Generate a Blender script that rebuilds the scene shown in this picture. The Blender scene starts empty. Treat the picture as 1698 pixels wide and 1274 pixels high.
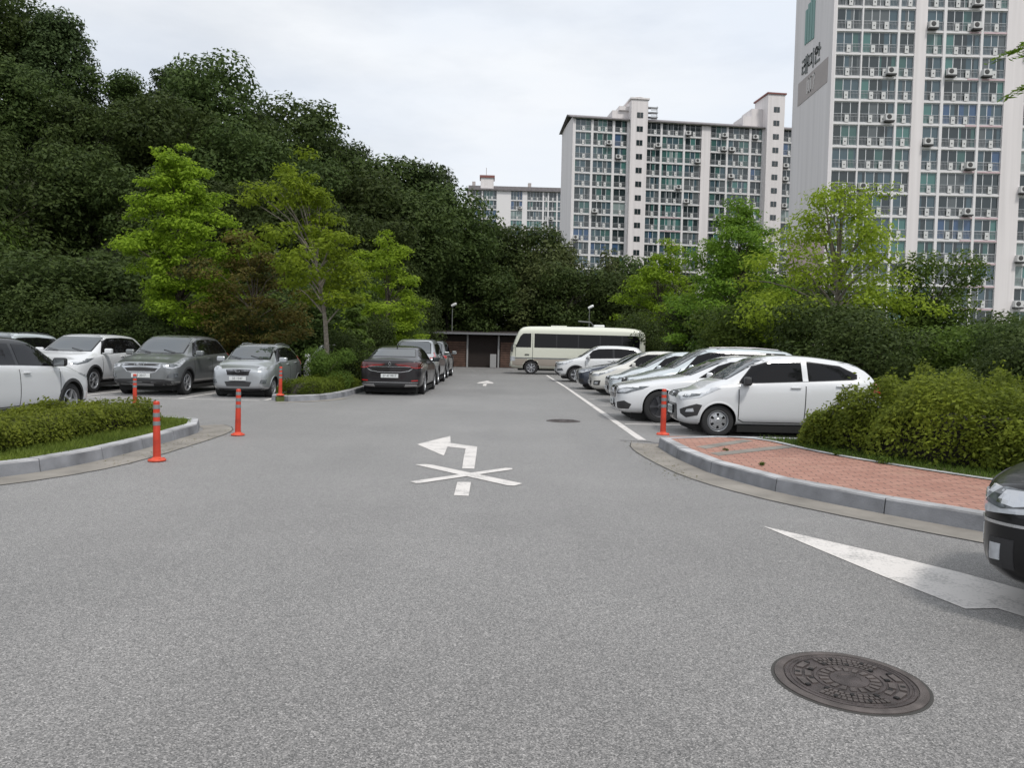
import bpy, bmesh, math, random
import numpy as np
from mathutils import Vector, Matrix
from mathutils.bvhtree import BVHTree
R = math.radians
random.seed(7)
rng = np.random.default_rng(11)
scene = bpy.context.scene
col = scene.collection
# ------------------------------------------------------------------ camera
cd = bpy.data.cameras.new("camera"); cam = bpy.data.objects.new("camera", cd); col.objects.link(cam)
cd.sensor_width = 36; cd.lens = 36*1275/1698; cd.clip_end = 3000; cd.clip_start = 0.05
PITCH = math.atan2(60, 1275); ROLL = 0.021
f = Vector((0, math.cos(PITCH), -math.sin(PITCH))); r0 = Vector((1, 0, 0)); u0 = r0.cross(f)
rr = r0*math.cos(ROLL)+u0*math.sin(ROLL); uu = u0*math.cos(ROLL)-r0*math.sin(ROLL)
m = Matrix((rr, uu, -f)).transposed().to_4x4(); m.translation = Vector((0, 0, 1.5))
cam.matrix_world = m
scene.camera = cam
# ------------------------------------------------------------------ light
SUN = Vector((0.28, -0.46, 0.84)).normalized()
w = bpy.data.worlds.new("World"); scene.world = w; w.use_nodes = True
nt = w.node_tree; nt.nodes.clear()
def N(nt, t, **k):
    n = nt.nodes.new(t)
    for a, b in k.items():
        if a.startswith('i_'): n.inputs[a[2:].replace('_', ' ')].default_value = b
        else: setattr(n, a, b)
    return n
out = N(nt, 'ShaderNodeOutputWorld'); bg = N(nt, 'ShaderNodeBackground'); bg.inputs[1].default_value = 0.1
sky = N(nt, 'ShaderNodeTexSky'); sky.sky_type = 'NISHITA'; sky.sun_disc = False
sky.sun_elevation = math.asin(SUN.z); sky.sun_rotation = math.atan2(SUN.x, SUN.y); sky.air_density = 1.0; sky.dust_density = 3.0
tc = N(nt, 'ShaderNodeTexCoord'); mp = N(nt, 'ShaderNodeMapping'); mp.inputs['Scale'].default_value = (1.0, 1.0, 3.2); mp.inputs['Location'].default_value = (.3, .1, .55)
nz = N(nt, 'ShaderNodeTexNoise'); nz.inputs['Scale'].default_value = 2.3; nz.inputs['Detail'].default_value = 7; nz.inputs['Roughness'].default_value = .55
cr = N(nt, 'ShaderNodeValToRGB'); cr.color_ramp.elements[0].position = .30; cr.color_ramp.elements[0].color = (.78, .78, .78, 1); cr.color_ramp.elements[1].position = .52; cr.color_ramp.elements[1].color = (1, 1, 1, 1)
nz2 = N(nt, 'ShaderNodeTexNoise'); nz2.inputs['Scale'].default_value = 1.6; nz2.inputs['Detail'].default_value = 5
cr2 = N(nt, 'ShaderNodeValToRGB'); cr2.color_ramp.elements[0].color = (8.2, 8.8, 9.7, 1); cr2.color_ramp.elements[1].color = (9.3, 9.6, 10.0, 1)
cr2.color_ramp.elements[0].position = .35; cr2.color_ramp.elements[1].position = .6
mx = N(nt, 'ShaderNodeMix', data_type='RGBA')
L = nt.links.new
L(tc.outputs['Generated'], mp.inputs[0]); L(mp.outputs[0], nz.inputs[0]); L(mp.outputs[0], nz2.inputs[0])
L(nz.outputs[0], cr.inputs[0]); L(nz2.outputs[0], cr2.inputs[0]); L(cr.outputs[0], mx.inputs[0])
L(sky.outputs[0], mx.inputs[6]); L(cr2.outputs[0], mx.inputs[7]); L(mx.outputs[2], bg.inputs[0]); L(bg.outputs[0], out.inputs[0])
sd = bpy.data.lights.new("sun", 'SUN'); sd.energy = 2.3; sd.angle = R(9); sd.color = (1, .965, .91)
so = bpy.data.objects.new("sun", sd); col.objects.link(so); so.rotation_euler = SUN.to_track_quat('Z', 'Y').to_euler()
scene.view_settings.view_transform = 'Standard'; scene.view_settings.look = 'None'; scene.view_settings.gamma = 1; scene.view_settings.exposure = 0.0
scene.render.engine = 'CYCLES'
# ------------------------------------------------------------------ materials
MATS = {}
def mat(name, color, rough=.7, metal=0, coat=0, spec=.5, noise=None, bump=None, alpha=None, rvar=None, coords='Object', stretch=None):
    """noise: (scale, amount, detail) colour variation; bump: (scale, strength)"""
    if name in MATS: return MATS[name]
    M = bpy.data.materials.new(name); M.use_nodes = True; t = M.node_tree; b = t.nodes['Principled BSDF']
    b.inputs['Base Color'].default_value = (*color, 1); b.inputs['Roughness'].default_value = rough
    b.inputs['Metallic'].default_value = metal; b.inputs['Coat Weight'].default_value = coat; b.inputs['Coat Roughness'].default_value = .03
    b.inputs['Specular IOR Level'].default_value = spec
    co = N(t, 'ShaderNodeTexCoord')
    if noise:
        n = N(t, 'ShaderNodeTexNoise'); n.inputs['Scale'].default_value = noise[0]; n.inputs['Detail'].default_value = noise[2] if len(noise) > 2 else 4
        if stretch:
            mp_ = N(t, 'ShaderNodeMapping'); mp_.inputs['Scale'].default_value = stretch; t.links.new(co.outputs[coords], mp_.inputs[0]); t.links.new(mp_.outputs[0], n.inputs[0])
        else: t.links.new(co.outputs[coords], n.inputs[0])
        r = N(t, 'ShaderNodeValToRGB'); a = noise[1]
        r.color_ramp.elements[0].color = (*[max(0, c*(1-a)) for c in color], 1); r.color_ramp.elements[0].position = .3
        r.color_ramp.elements[1].color = (*[min(1, c*(1+a)) for c in color], 1); r.color_ramp.elements[1].position = .7
        t.links.new(n.outputs[0], r.inputs[0]); t.links.new(r.outputs[0], b.inputs['Base Color'])
    if bump:
        n = N(t, 'ShaderNodeTexNoise'); n.inputs['Scale'].default_value = bump[0]; n.inputs['Detail'].default_value = 5
        t.links.new(co.outputs[coords], n.inputs[0])
        bb = N(t, 'ShaderNodeBump'); bb.inputs['Strength'].default_value = bump[1]; bb.inputs['Distance'].default_value = .01
        t.links.new(n.outputs[0], bb.inputs['Height']); t.links.new(bb.outputs[0], b.inputs['Normal'])
    MATS[name] = M
    return M

def mat_asphalt():
    M = bpy.data.materials.new('worn_asphalt'); M.use_nodes = True; t = M.node_tree; b = t.nodes['Principled BSDF']; l = t.links.new
    co = N(t, 'ShaderNodeTexCoord')
    v = N(t, 'ShaderNodeTexVoronoi'); v.inputs['Scale'].default_value = 180; l(co.outputs['Object'], v.inputs[0])
    v2 = N(t, 'ShaderNodeTexVoronoi'); v2.inputs['Scale'].default_value = 95; l(co.outputs['Object'], v2.inputs[0]); vm = N(t, 'ShaderNodeMix', data_type='RGBA'); vm.inputs[0].default_value = .12; l(v.outputs['Color'], vm.inputs[6]); l(v2.outputs['Color'], vm.inputs[7])
    sp = N(t, 'ShaderNodeSeparateColor'); l(vm.outputs[2], sp.inputs[0])
    r = N(t, 'ShaderNodeValToRGB'); e = r.color_ramp.elements
    e[0].position = 0; e[0].color = (.03, .029, .028, 1); e[1].position = 1; e[1].color = (.44, .42, .405, 1)
    x = e.new(.45); x.color = (.145, .139, .135, 1); x = e.new(.8); x.color = (.235, .225, .218, 1)
    l(sp.outputs[0], r.inputs[0])
    n1 = N(t, 'ShaderNodeTexNoise'); n1.inputs['Scale'].default_value = .33; n1.inputs['Detail'].default_value = 6; n1.inputs['Roughness'].default_value = .65; l(co.outputs['Object'], n1.inputs[0])
    mr = N(t, 'ShaderNodeMapRange'); mr.inputs[1].default_value = .3; mr.inputs[2].default_value = .7; mr.inputs[3].default_value = .80; mr.inputs[4].default_value = 1.18; l(n1.outputs[0], mr.inputs[0])
    mp = N(t, 'ShaderNodeMapping'); mp.inputs['Scale'].default_value = (1.3, .06, 1); l(co.outputs['Object'], mp.inputs[0])
    n2 = N(t, 'ShaderNodeTexNoise'); n2.inputs['Scale'].default_value = 1; n2.inputs['Detail'].default_value = 3; l(mp.outputs[0], n2.inputs[0])
    mr2 = N(t, 'ShaderNodeMapRange'); mr2.inputs[1].default_value = .3; mr2.inputs[2].default_value = .7; mr2.inputs[3].default_value = .93; mr2.inputs[4].default_value = 1.07; l(n2.outputs[0], mr2.inputs[0])
    n3 = N(t, 'ShaderNodeTexNoise'); n3.inputs['Scale'].default_value = 24; n3.inputs['Detail'].default_value = 3; l(co.outputs['Object'], n3.inputs[0])
    mr3 = N(t, 'ShaderNodeMapRange'); mr3.inputs[1].default_value = .35; mr3.inputs[2].default_value = .65; mr3.inputs[3].default_value = .95; mr3.inputs[4].default_value = 1.05; l(n3.outputs[0], mr3.inputs[0])
    m1 = N(t, 'ShaderNodeMath', operation='MULTIPLY'); l(mr.outputs[0], m1.inputs[0]); l(mr2.outputs[0], m1.inputs[1])
    m2 = N(t, 'ShaderNodeMath', operation='MULTIPLY'); l(m1.outputs[0], m2.inputs[0]); l(mr3.outputs[0], m2.inputs[1])
    vs = N(t, 'ShaderNodeTexVoronoi'); vs.inputs['Scale'].default_value = 1.6; nw = N(t, 'ShaderNodeTexNoise'); nw.inputs['Scale'].default_value = 9; l(co.outputs['Object'], nw.inputs[0]); wv = N(t, 'ShaderNodeMix', data_type='RGBA'); wv.inputs[0].default_value = .06; l(co.outputs['Object'], wv.inputs[6]); l(nw.outputs['Color'], wv.inputs[7]); l(wv.outputs[2], vs.inputs[0])
    ms = N(t, 'ShaderNodeMapRange'); ms.inputs[1].default_value = .03; ms.inputs[2].default_value = .09; ms.inputs[3].default_value = .80; ms.inputs[4].default_value = 1.0; l(vs.outputs['Distance'], ms.inputs[0])
    m3 = N(t, 'ShaderNodeMath', operation='MULTIPLY'); l(m2.outputs[0], m3.inputs[0]); l(ms.outputs[0], m3.inputs[1])
    s = N(t, 'ShaderNodeVectorMath', operation='SCALE'); l(r.outputs[0], s.inputs[0]); l(m3.outputs[0], s.inputs['Scale'])
    l(s.outputs[0], b.inputs['Base Color']); b.inputs['Roughness'].default_value = .6; b.inputs['Sheen Weight'].default_value = .36; b.inputs['Sheen Roughness'].default_value = .45; b.inputs['Sheen Tint'].default_value = (1, .98, .96, 1)
    bb = N(t, 'ShaderNodeBump'); bb.inputs['Strength'].default_value = .5; bb.inputs['Distance'].default_value = .004
    l(v.outputs['Distance'], bb.inputs['Height']); l(bb.outputs[0], b.inputs['Normal'])
    MATS['asphalt'] = M; return M

def mat_leaf(name, c1, c2, trans=.35, rough=.55):
    """leaf colour between c1 and c2 by a random value kept per leaf, plus slow variation between clumps"""
    M = bpy.data.materials.new(name); M.use_nodes = True; t = M.node_tree; l = t.links.new; b = t.nodes['Principled BSDF']; o = t.nodes['Material Output']
    a = N(t, 'ShaderNodeAttribute', attribute_name='tint'); oi = N(t, 'ShaderNodeObjectInfo'); co = N(t, 'ShaderNodeTexCoord')
    n = N(t, 'ShaderNodeTexNoise'); n.inputs['Scale'].default_value = 1.1; n.inputs['Detail'].default_value = 2; l(co.outputs['Object'], n.inputs[0])
    m = N(t, 'ShaderNodeMath', operation='MULTIPLY_ADD'); m.inputs[1].default_value = .55; l(a.outputs['Fac'], m.inputs[0])
    m2 = N(t, 'ShaderNodeMath', operation='MULTIPLY_ADD'); m2.inputs[1].default_value = 1.2; m2.inputs[2].default_value = -.38; l(n.outputs[0], m2.inputs[0]); l(m2.outputs[0], m.inputs[2])
    r = N(t, 'ShaderNodeValToRGB'); r.color_ramp.elements[0].color = (*c1, 1); r.color_ramp.elements[1].color = (*c2, 1); l(m.outputs[0], r.inputs[0])
    hs = N(t, 'ShaderNodeHueSaturation'); mr = N(t, 'ShaderNodeMapRange'); mr.inputs[3].default_value = .78; mr.inputs[4].default_value = 1.28; l(oi.outputs['Random'], mr.inputs[0]); l(mr.outputs[0], hs.inputs['Value']); l(r.outputs[0], hs.inputs['Color'])
    mr2 = N(t, 'ShaderNodeMapRange'); mr2.inputs[3].default_value = .492; mr2.inputs[4].default_value = .510; l(oi.outputs['Random'], mr2.inputs[0]); l(mr2.outputs[0], hs.inputs['Hue'])
    l(hs.outputs[0], b.inputs['Base Color']); b.inputs['Roughness'].default_value = rough; b.inputs['Specular IOR Level'].default_value = .12
    tr = N(t, 'ShaderNodeBsdfTranslucent'); l(hs.outputs[0], tr.inputs[0]); mx = N(t, 'ShaderNodeMixShader'); mx.inputs[0].default_value = trans
    l(b.outputs[0], mx.inputs[1]); l(tr.outputs[0], mx.inputs[2]); l(mx.outputs[0], o.inputs['Surface'])
    MATS[name] = M; return M

def mat_brick():
    M = bpy.data.materials.new('brick_paving'); M.use_nodes = True; t = M.node_tree; l = t.links.new; b = t.nodes['Principled BSDF']
    co = N(t, 'ShaderNodeTexCoord'); mp = N(t, 'ShaderNodeMapping'); mp.inputs['Rotation'].default_value = (0, 0, R(8)); l(co.outputs['Object'], mp.inputs[0])
    k = N(t, 'ShaderNodeTexBrick'); k.inputs['Scale'].default_value = 1; k.inputs['Brick Width'].default_value = .2; k.inputs['Row Height'].default_value = .1; k.inputs['Mortar Size'].default_value = .006
    k.inputs['Color1'].default_value = (.40, .215, .165, 1); k.inputs['Color2'].default_value = (.32, .16, .12, 1); k.inputs['Mortar'].default_value = (.10, .07, .055, 1); k.inputs['Mortar Smooth'].default_value = .3
    l(mp.outputs[0], k.inputs[0])
    n = N(t, 'ShaderNodeTexNoise'); n.inputs['Scale'].default_value = 2.2; n.inputs['Detail'].default_value = 6; l(co.outputs['Object'], n.inputs[0])
    r = N(t, 'ShaderNodeValToRGB'); r.color_ramp.elements[0].position = .55; r.color_ramp.elements[1].position = .8; r.color_ramp.elements[1].color = (.55, .55, .55, 1); l(n.outputs[0], r.inputs[0])
    mx = N(t, 'ShaderNodeMix', data_type='RGBA'); mx.inputs[7].default_value = (.42, .27, .2, 1); l(r.outputs[0], mx.inputs[0]); l(k.outputs[0], mx.inputs[6]); l(mx.outputs[2], b.inputs['Base Color'])
    b.inputs['Roughness'].default_value = .85
    bb = N(t, 'ShaderNodeBump'); bb.inputs['Strength'].default_value = .5; bb.inputs['Distance'].default_value = .004; bb.invert = True; l(k.outputs['Fac'], bb.inputs['Height']); l(bb.outputs[0], b.inputs['Normal'])
    MATS['brick'] = M; return M

def mat_ground(name, c1, c2, scale=3):
    M = bpy.data.materials.new(name); M.use_nodes = True; t = M.node_tree; l = t.links.new; b = t.nodes['Principled BSDF']
    co = N(t, 'ShaderNodeTexCoord'); n = N(t, 'ShaderNodeTexNoise'); n.inputs['Scale'].default_value = scale; n.inputs['Detail'].default_value = 10; n.inputs['Roughness'].default_value = .7; l(co.outputs['Object'], n.inputs[0])
    r = N(t, 'ShaderNodeValToRGB'); r.color_ramp.elements[0].color = (*c1, 1); r.color_ramp.elements[1].color = (*c2, 1); r.color_ramp.elements[0].position = .35; r.color_ramp.elements[1].position = .65
    l(n.outputs[0], r.inputs[0]); l(r.outputs[0], b.inputs['Base Color']); b.inputs['Roughness'].default_value = .95
    MATS[name] = M; return M

def mat_paintmark():
    M = bpy.data.materials.new('worn_road_paint'); M.use_nodes = True; t = M.node_tree; l = t.links.new; b = t.nodes['Principled BSDF']
    co = N(t, 'ShaderNodeTexCoord'); n = N(t, 'ShaderNodeTexNoise'); n.inputs['Scale'].default_value = 60; n.inputs['Detail'].default_value = 4; l(co.outputs['Object'], n.inputs[0])
    n2 = N(t, 'ShaderNodeTexNoise'); n2.inputs['Scale'].default_value = 4; n2.inputs['Detail'].default_value = 4; l(co.outputs['Object'], n2.inputs[0])
    ad = N(t, 'ShaderNodeMath', operation='ADD'); l(n.outputs[0], ad.inputs[0]); l(n2.outputs[0], ad.inputs[1])
    r = N(t, 'ShaderNodeValToRGB'); e = r.color_ramp.elements; e[0].position = .33; e[0].color = (.34, .33, .32, 1); e[1].position = .50; e[1].color = (.64, .61, .585, 1)
    dv = N(t, 'ShaderNodeMath', operation='MULTIPLY'); dv.inputs[1].default_value = .5; l(ad.outputs[0], dv.inputs[0]); l(dv.outputs[0], r.inputs[0]); l(r.outputs[0], b.inputs['Base Color']); b.inputs['Roughness'].default_value = .7
    MATS['paintmark'] = M; return M
mat_asphalt(); mat_brick(); mat_paintmark()
mat_ground('grass_earth', (.05, .062, .018), (.11, .14, .03), 5); mat_ground('forest_floor', (.022, .026, .012), (.05, .06, .02), 1.2); mat_ground('slope_grass', (.05, .06, .02), (.10, .12, .035), 2)
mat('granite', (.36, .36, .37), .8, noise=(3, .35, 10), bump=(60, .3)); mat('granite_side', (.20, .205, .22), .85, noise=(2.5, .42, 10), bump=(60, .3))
mat('gutter', (.23, .212, .188), .9, noise=(2.2, .25, 10), bump=(90, .3)); mat('tar', (.05, .048, .045), .9)
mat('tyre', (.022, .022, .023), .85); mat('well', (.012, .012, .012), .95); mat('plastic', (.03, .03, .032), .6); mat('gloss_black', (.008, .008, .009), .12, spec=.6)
mat('chrome', (.62, .63, .65), .18, metal=1); mat('alloy', (.50, .51, .53), .35, metal=.8); mat('alloy_dark', (.12, .12, .13), .35, metal=.8)
mat('glass', (.035, .043, .047), .03, spec=.85).node_tree.nodes['Principled BSDF'].inputs['IOR'].default_value = 1.9; mat('side_glass', (.006, .006, .007), .04, spec=.28); mat('lamp', (.46, .48, .51), .1, coat=1, noise=(9, .3, 2)); mat('lamp_dark', (.10, .11, .12), .1, coat=1, noise=(14, .6, 2))
mat('red_lamp', (.40, .02, .02), .12, coat=1); mat('dark_red_lamp', (.075, .012, .014), .1, coat=1); mat('amber', (.6, .2, .03), .2, coat=1)
mat('plate', (.62, .64, .64), .5); mat('plate_text', (.02, .025, .03), .6); mat('gap', (.02, .02, .02), .9)
mat('paint_white', (.64, .65, .665), .3, coat=1, spec=.5); mat('paint_pearl', (.62, .61, .57), .3, coat=1); mat('paint_silver', (.42, .44, .46), .3, metal=.55, coat=1)
mat('paint_palesilver', (.55, .60, .62), .3, metal=.3, coat=1); mat('paint_grey', (.20, .21, .215), .3, metal=.55, coat=1); mat('paint_navy', (.028, .036, .055), .3, metal=.3, coat=1); mat('paint_dark', (.010, .008, .010), .3, coat=.7, spec=.35)
mat('paint_black', (.006, .006, .007), .3, coat=.35, spec=.3); mat('bus_cream', (.66, .67, .575), .35, coat=.6); mat('bus_beige', (.33, .29, .25), .4, coat=.5)
mat('orange', (.50, .045, .02), .42, noise=(6, .22, 5)); mat('reflector', (.22, .24, .25), .3, metal=.3); mat('orange_cap', (.58, .07, .03), .5)
mat('iron', (.075, .062, .06), .55, metal=.35, noise=(9, .5, 8), bump=(90, .5)); mat('iron_dark', (.012, .011, .011), .8); mat('iron_rim', (.10, .085, .08), .6, metal=.3, noise=(12, .35, 6)); mat('rust', (.16, .10, .07), .8, noise=(20, .4, 6))
mat('bark', (.085, .07, .055), .95, noise=(12, .4, 8), bump=(30, .8)); mat('bark_light', (.20, .175, .145), .95, noise=(12, .35, 8), bump=(30, .6)); mat('bark_dark', (.03, .026, .022), .95, noise=(12, .4, 6))
mat('wall', (.74, .70, .695), .85, noise=(1, .08, 6), stretch=(1.6, 1.6, .05)); mat('wall_end', (.72, .69, .695), .85, noise=(1, .07, 6), stretch=(1.1, 1.1, .04)); mat('wall_pink', (.58, .44, .46), .85, noise=(.3, .06, 8)); mat('wall_grey', (.42, .38, .37), .85, noise=(.4, .05, 6))
mat('slab', (.74, .72, .72), .85); mat('roof_tile', (.19, .175, .18), .8, noise=(2, .2, 4)); mat('roof_red', (.24, .10, .09), .8)
mat('frame', (.72, .73, .74), .5); mat('rail', (.42, .43, .44), .5, metal=.4); mat('unit', (.62, .62, .61), .6); mat('unit_dark', (.06, .06, .06), .7)
mat('g_teal', (.07, .18, .165), .12, spec=.8); mat('g_dark', (.026, .038, .041), .08, spec=.8); mat('g_green', (.05, .12, .11), .1, spec=.8); mat('g_blue', (.05, .10, .19), .15, spec=.8); mat('g_grey', (.11, .125, .13), .2, spec=.6); mat('g_pale', (.24, .30, .29), .3); mat('g_slate', (.06, .10, .12), .1, spec=.8)
mat('wood', (.10, .056, .04), .75, noise=(3, .35, 6)); mat('wood_dark', (.02, .014, .012), .9); mat('metal_roof', (.18, .18, .19), .6); mat('post_grey', (.30, .30, .30), .7); mat('white_metal', (.75, .76, .76), .4); mat('pole', (.16, .17, .16), .6); mat('green_mesh', (.03, .08, .05), .7)
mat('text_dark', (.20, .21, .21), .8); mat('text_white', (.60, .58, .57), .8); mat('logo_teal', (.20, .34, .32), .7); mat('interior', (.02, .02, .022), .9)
mat_leaf('leaf_dark', (.026, .044, .013), (.090, .125, .034), .38); mat_leaf('leaf_fresh', (.06, .115, .014), (.20, .30, .035), .5); mat_leaf('leaf_mid', (.045, .080, .016), (.14, .20, .036), .45)
mat_leaf('leaf_bright', (.09, .15, .012), (.33, .45, .040), .55); mat_leaf('leaf_olive', (.030, .040, .014), (.11, .125, .042), .3); mat_leaf('leaf_lime', (.15, .23, .018), (.42, .56, .06), .5)
mat_leaf('leaf_hedge', (.06, .09, .014), (.29, .345, .045), .5); mat_leaf('leaf_hedge_green', (.06, .10, .012), (.20, .27, .035), .4); mat_leaf('leaf_grass', (.075, .11, .022), (.20, .25, .045), .45); mat_leaf('leaf_red', (.055, .085, .018), (.20, .15, .04), .45); mat_leaf('leaf_pine', (.026, .042, .016), (.080, .112, .038), .3)
# ------------------------------------------------------------------ helpers
def tag(o, label=None, cat=None, group=None, kind=None):
    if label: o['label'] = label
    if cat: o['category'] = cat
    if group: o['group'] = group
    if kind: o['kind'] = kind
    return o
def empty(name, loc=(0, 0, 0), rz=0, label=None, cat=None, group=None):
    o = bpy.data.objects.new(name, None); o.empty_display_size = .3; col.objects.link(o); o.location = loc; o.rotation_euler = (0, 0, rz)
    return tag(o, label, cat, group)
def link(name, me, mats, parent=None, smooth=None):
    o = bpy.data.objects.new(name, me); col.objects.link(o)
    if not isinstance(mats, (list, tuple)): mats = [mats]
    if not me.materials:
        for mm in mats: me.materials.append(MATS[mm])
    if parent: o.parent = parent
    if smooth is not None: me.polygons.foreach_set('use_smooth', [smooth]*len(me.polygons))
    return o
def obj(name, bm, mats, parent=None, smooth=False):
    me = bpy.data.meshes.new(name); bm.to_mesh(me); bm.free()
    return link(name, me, mats, parent, smooth)
def copy_tree(o, parent=None):
    c = o.copy(); col.objects.link(c)
    if parent: c.parent = parent
    for ch in list(o.children): copy_tree(ch, c)
    return c
def box(bm, x0, x1, y0, y1, z0, z1, mi=0, M=None):
    vs = [bm.verts.new(Vector(p) if M is None else M @ Vector(p)) for p in ((x0, y0, z0), (x1, y0, z0), (x1, y1, z0), (x0, y1, z0), (x0, y0, z1), (x1, y0, z1), (x1, y1, z1), (x0, y1, z1))]
    for q in ((0, 3, 2, 1), (4, 5, 6, 7), (0, 1, 5, 4), (1, 2, 6, 5), (2, 3, 7, 6), (3, 0, 4, 7)):
        fc = bm.faces.new([vs[i] for i in q]); fc.material_index = mi
    return vs
def bevel(bm, w_, seg=2):
    bmesh.ops.bevel(bm, geom=bm.edges[:], offset=w_, segments=seg, profile=.5, affect='EDGES')
def lathe(bm, prof, n=24, M=None, mi=0, close=False):
    """prof: (r, h) turned round local Z"""
    M = M or Matrix.Identity(4); rings = []
    for r_, h in prof:
        rings.append([bm.verts.new(M @ Vector((r_*math.cos(2*math.pi*i/n), r_*math.sin(2*math.pi*i/n), h))) for i in range(n)])
    for a, b in zip(rings, rings[1:]):
        for i in range(n):
            fc = bm.faces.new((a[i], a[(i+1) % n], b[(i+1) % n], b[i])); fc.material_index = mi; fc.smooth = True
    if close:
        for rg, rev in ((rings[0], True), (rings[-1], False)):
            fc = bm.faces.new(rg[::-1] if rev else rg); fc.material_index = mi
def tube(bm, pts, rad, n=6, mi=0):
    pts = [Vector(p) for p in pts]; rings = []
    if not isinstance(rad, (list, tuple)): rad = [rad]*len(pts)
    for i, p in enumerate(pts):
        d = (pts[min(i+1, len(pts)-1)]-pts[max(i-1, 0)]).normalized(); a = d.orthogonal() if abs(d.z) > .95 else d.cross(Vector((0, 0, 1)))
        a.normalize(); b = d.cross(a)
        rings.append([bm.verts.new(p+(a*math.cos(2*math.pi*k/n)+b*math.sin(2*math.pi*k/n))*rad[i]) for k in range(n)])
    for a, b in zip(rings, rings[1:]):
        for i in range(n):
            fc = bm.faces.new((a[i], a[(i+1) % n], b[(i+1) % n], b[i])); fc.material_index = mi; fc.smooth = True
    bm.faces.new(rings[0]); bm.faces.new(rings[-1][::-1])
def prism(bm, poly, z0, z1, mi=0, mi_side=None):
    a = [bm.verts.new((p[0], p[1], z0)) for p in poly]; b = [bm.verts.new((p[0], p[1], z1)) for p in poly]
    n = len(poly)
    bm.faces.new(b).material_index = mi; bm.faces.new(a[::-1]).material_index = mi
    for i in range(n): bm.faces.new((a[i], a[(i+1) % n], b[(i+1) % n], b[i])).material_index = mi if mi_side is None else mi_side
    return bm
def text_mesh(body, size, extrude=0, name='lettering'):
    cu = bpy.data.curves.new(name, 'FONT'); cu.body = body; cu.size = size; cu.extrude = extrude; cu.align_x = 'CENTER'; cu.align_y = 'CENTER'
    o = bpy.data.objects.new('tmp', cu); col.objects.link(o); dg = bpy.context.evaluated_depsgraph_get(); me = bpy.data.meshes.new_from_object(o.evaluated_get(dg)); bpy.data.objects.remove(o); return me
# ------------------------------------------------------------------ ground, road, kerbs
def sheet(name, poly, z, m_, z0=None, kind='structure', mi=None):
    bm = bmesh.new()
    if z0 is None: bm.faces.new([bm.verts.new((p[0], p[1], z)) for p in poly])
    else: prism(bm, poly, z0, z)
    bmesh.ops.triangulate(bm, faces=bm.faces[:]); bmesh.ops.recalc_face_normals(bm, faces=bm.faces[:])
    return tag(obj(name, bm, m_), kind=kind)
def hill_h(x, y):
    s = lambda a, b, v: max(0, min(1, (v-a)/(b-a)))
    sm = lambda v: v*v*(3-2*v)
    e0 = 29 if x < -13 else 29+(x+13)/4*34 if x < -9 else 63
    rise = sm(s(e0, 78 if x < -13 else 92, y))
    amp = 16*sm(s(2, -42, x))+1.5
    lft = sm(s(-22, -48, x))*6
    return amp*rise + lft*sm(s(10, 40, y)) - .03
bm = bmesh.new(); xs = [-700, -300, -150, -100]+[-90+3*i for i in range(47)]+[60, 90, 150, 300, 700]; ys = [-500, -100, -20, 0]+[6+3*i for i in range(38)]+[130, 160, 250, 400, 900]
G = [[bm.verts.new((x, y, hill_h(max(-60, x), min(y, 110))+(0 if y < 29 else .25*math.sin(x*.7+y*.31)*max(0, min(1, hill_h(max(-60, x), min(y, 110))-.3))))) for x in xs] for y in ys]
for j in range(len(ys)-1):
    for i in range(len(xs)-1): bm.faces.new((G[j][i], G[j][i+1], G[j+1][i+1], G[j+1][i])).smooth = True
tag(obj('ground', bm, 'forest_floor'), kind='structure')
sheet('road', [(-24, -30), (26, -30), (26, 5), (8.6, 5), (8.6, 57), (-6, 57), (-7, 37), (-24, 33)], 0.004, 'asphalt', -.02)
def offs(pl, d):
    """offset an open polyline to its left by d"""
    o = []
    for i, p in enumerate(pl):
        a = Vector(pl[max(i-1, 0)]); b = Vector(pl[min(i+1, len(pl)-1)]); t_ = (b-a).normalized(); n_ = Vector((-t_.y, t_.x)); o.append((p[0]+n_.x*d, p[1]+n_.y*d))
    return o
def smooth_pl(pl, it=2):
    for _ in range(it):
        q = [pl[0]]
        for a, b in zip(pl, pl[1:]):
            q += [(a[0]*.75+b[0]*.25, a[1]*.75+b[1]*.25), (a[0]*.25+b[0]*.75, a[1]*.25+b[1]*.75)]
        q.append(pl[-1]); pl = q
    return pl
def resample(pl, step):
    o = [Vector(pl[0])]; acc = 0
    for a, b in zip(pl, pl[1:]):
        a = Vector(a); b = Vector(b); l_ = (b-a).length
        while acc+l_ >= step:
            t_ = (step-acc)/l_; a = a+(b-a)*t_; l_ = (b-a).length; acc = 0; o.append(a.copy())
        acc += l_
    if (o[-1]-Vector(pl[-1])).length > .1: o.append(Vector(pl[-1]))
    return [(p.x, p.y) for p in o]
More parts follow.
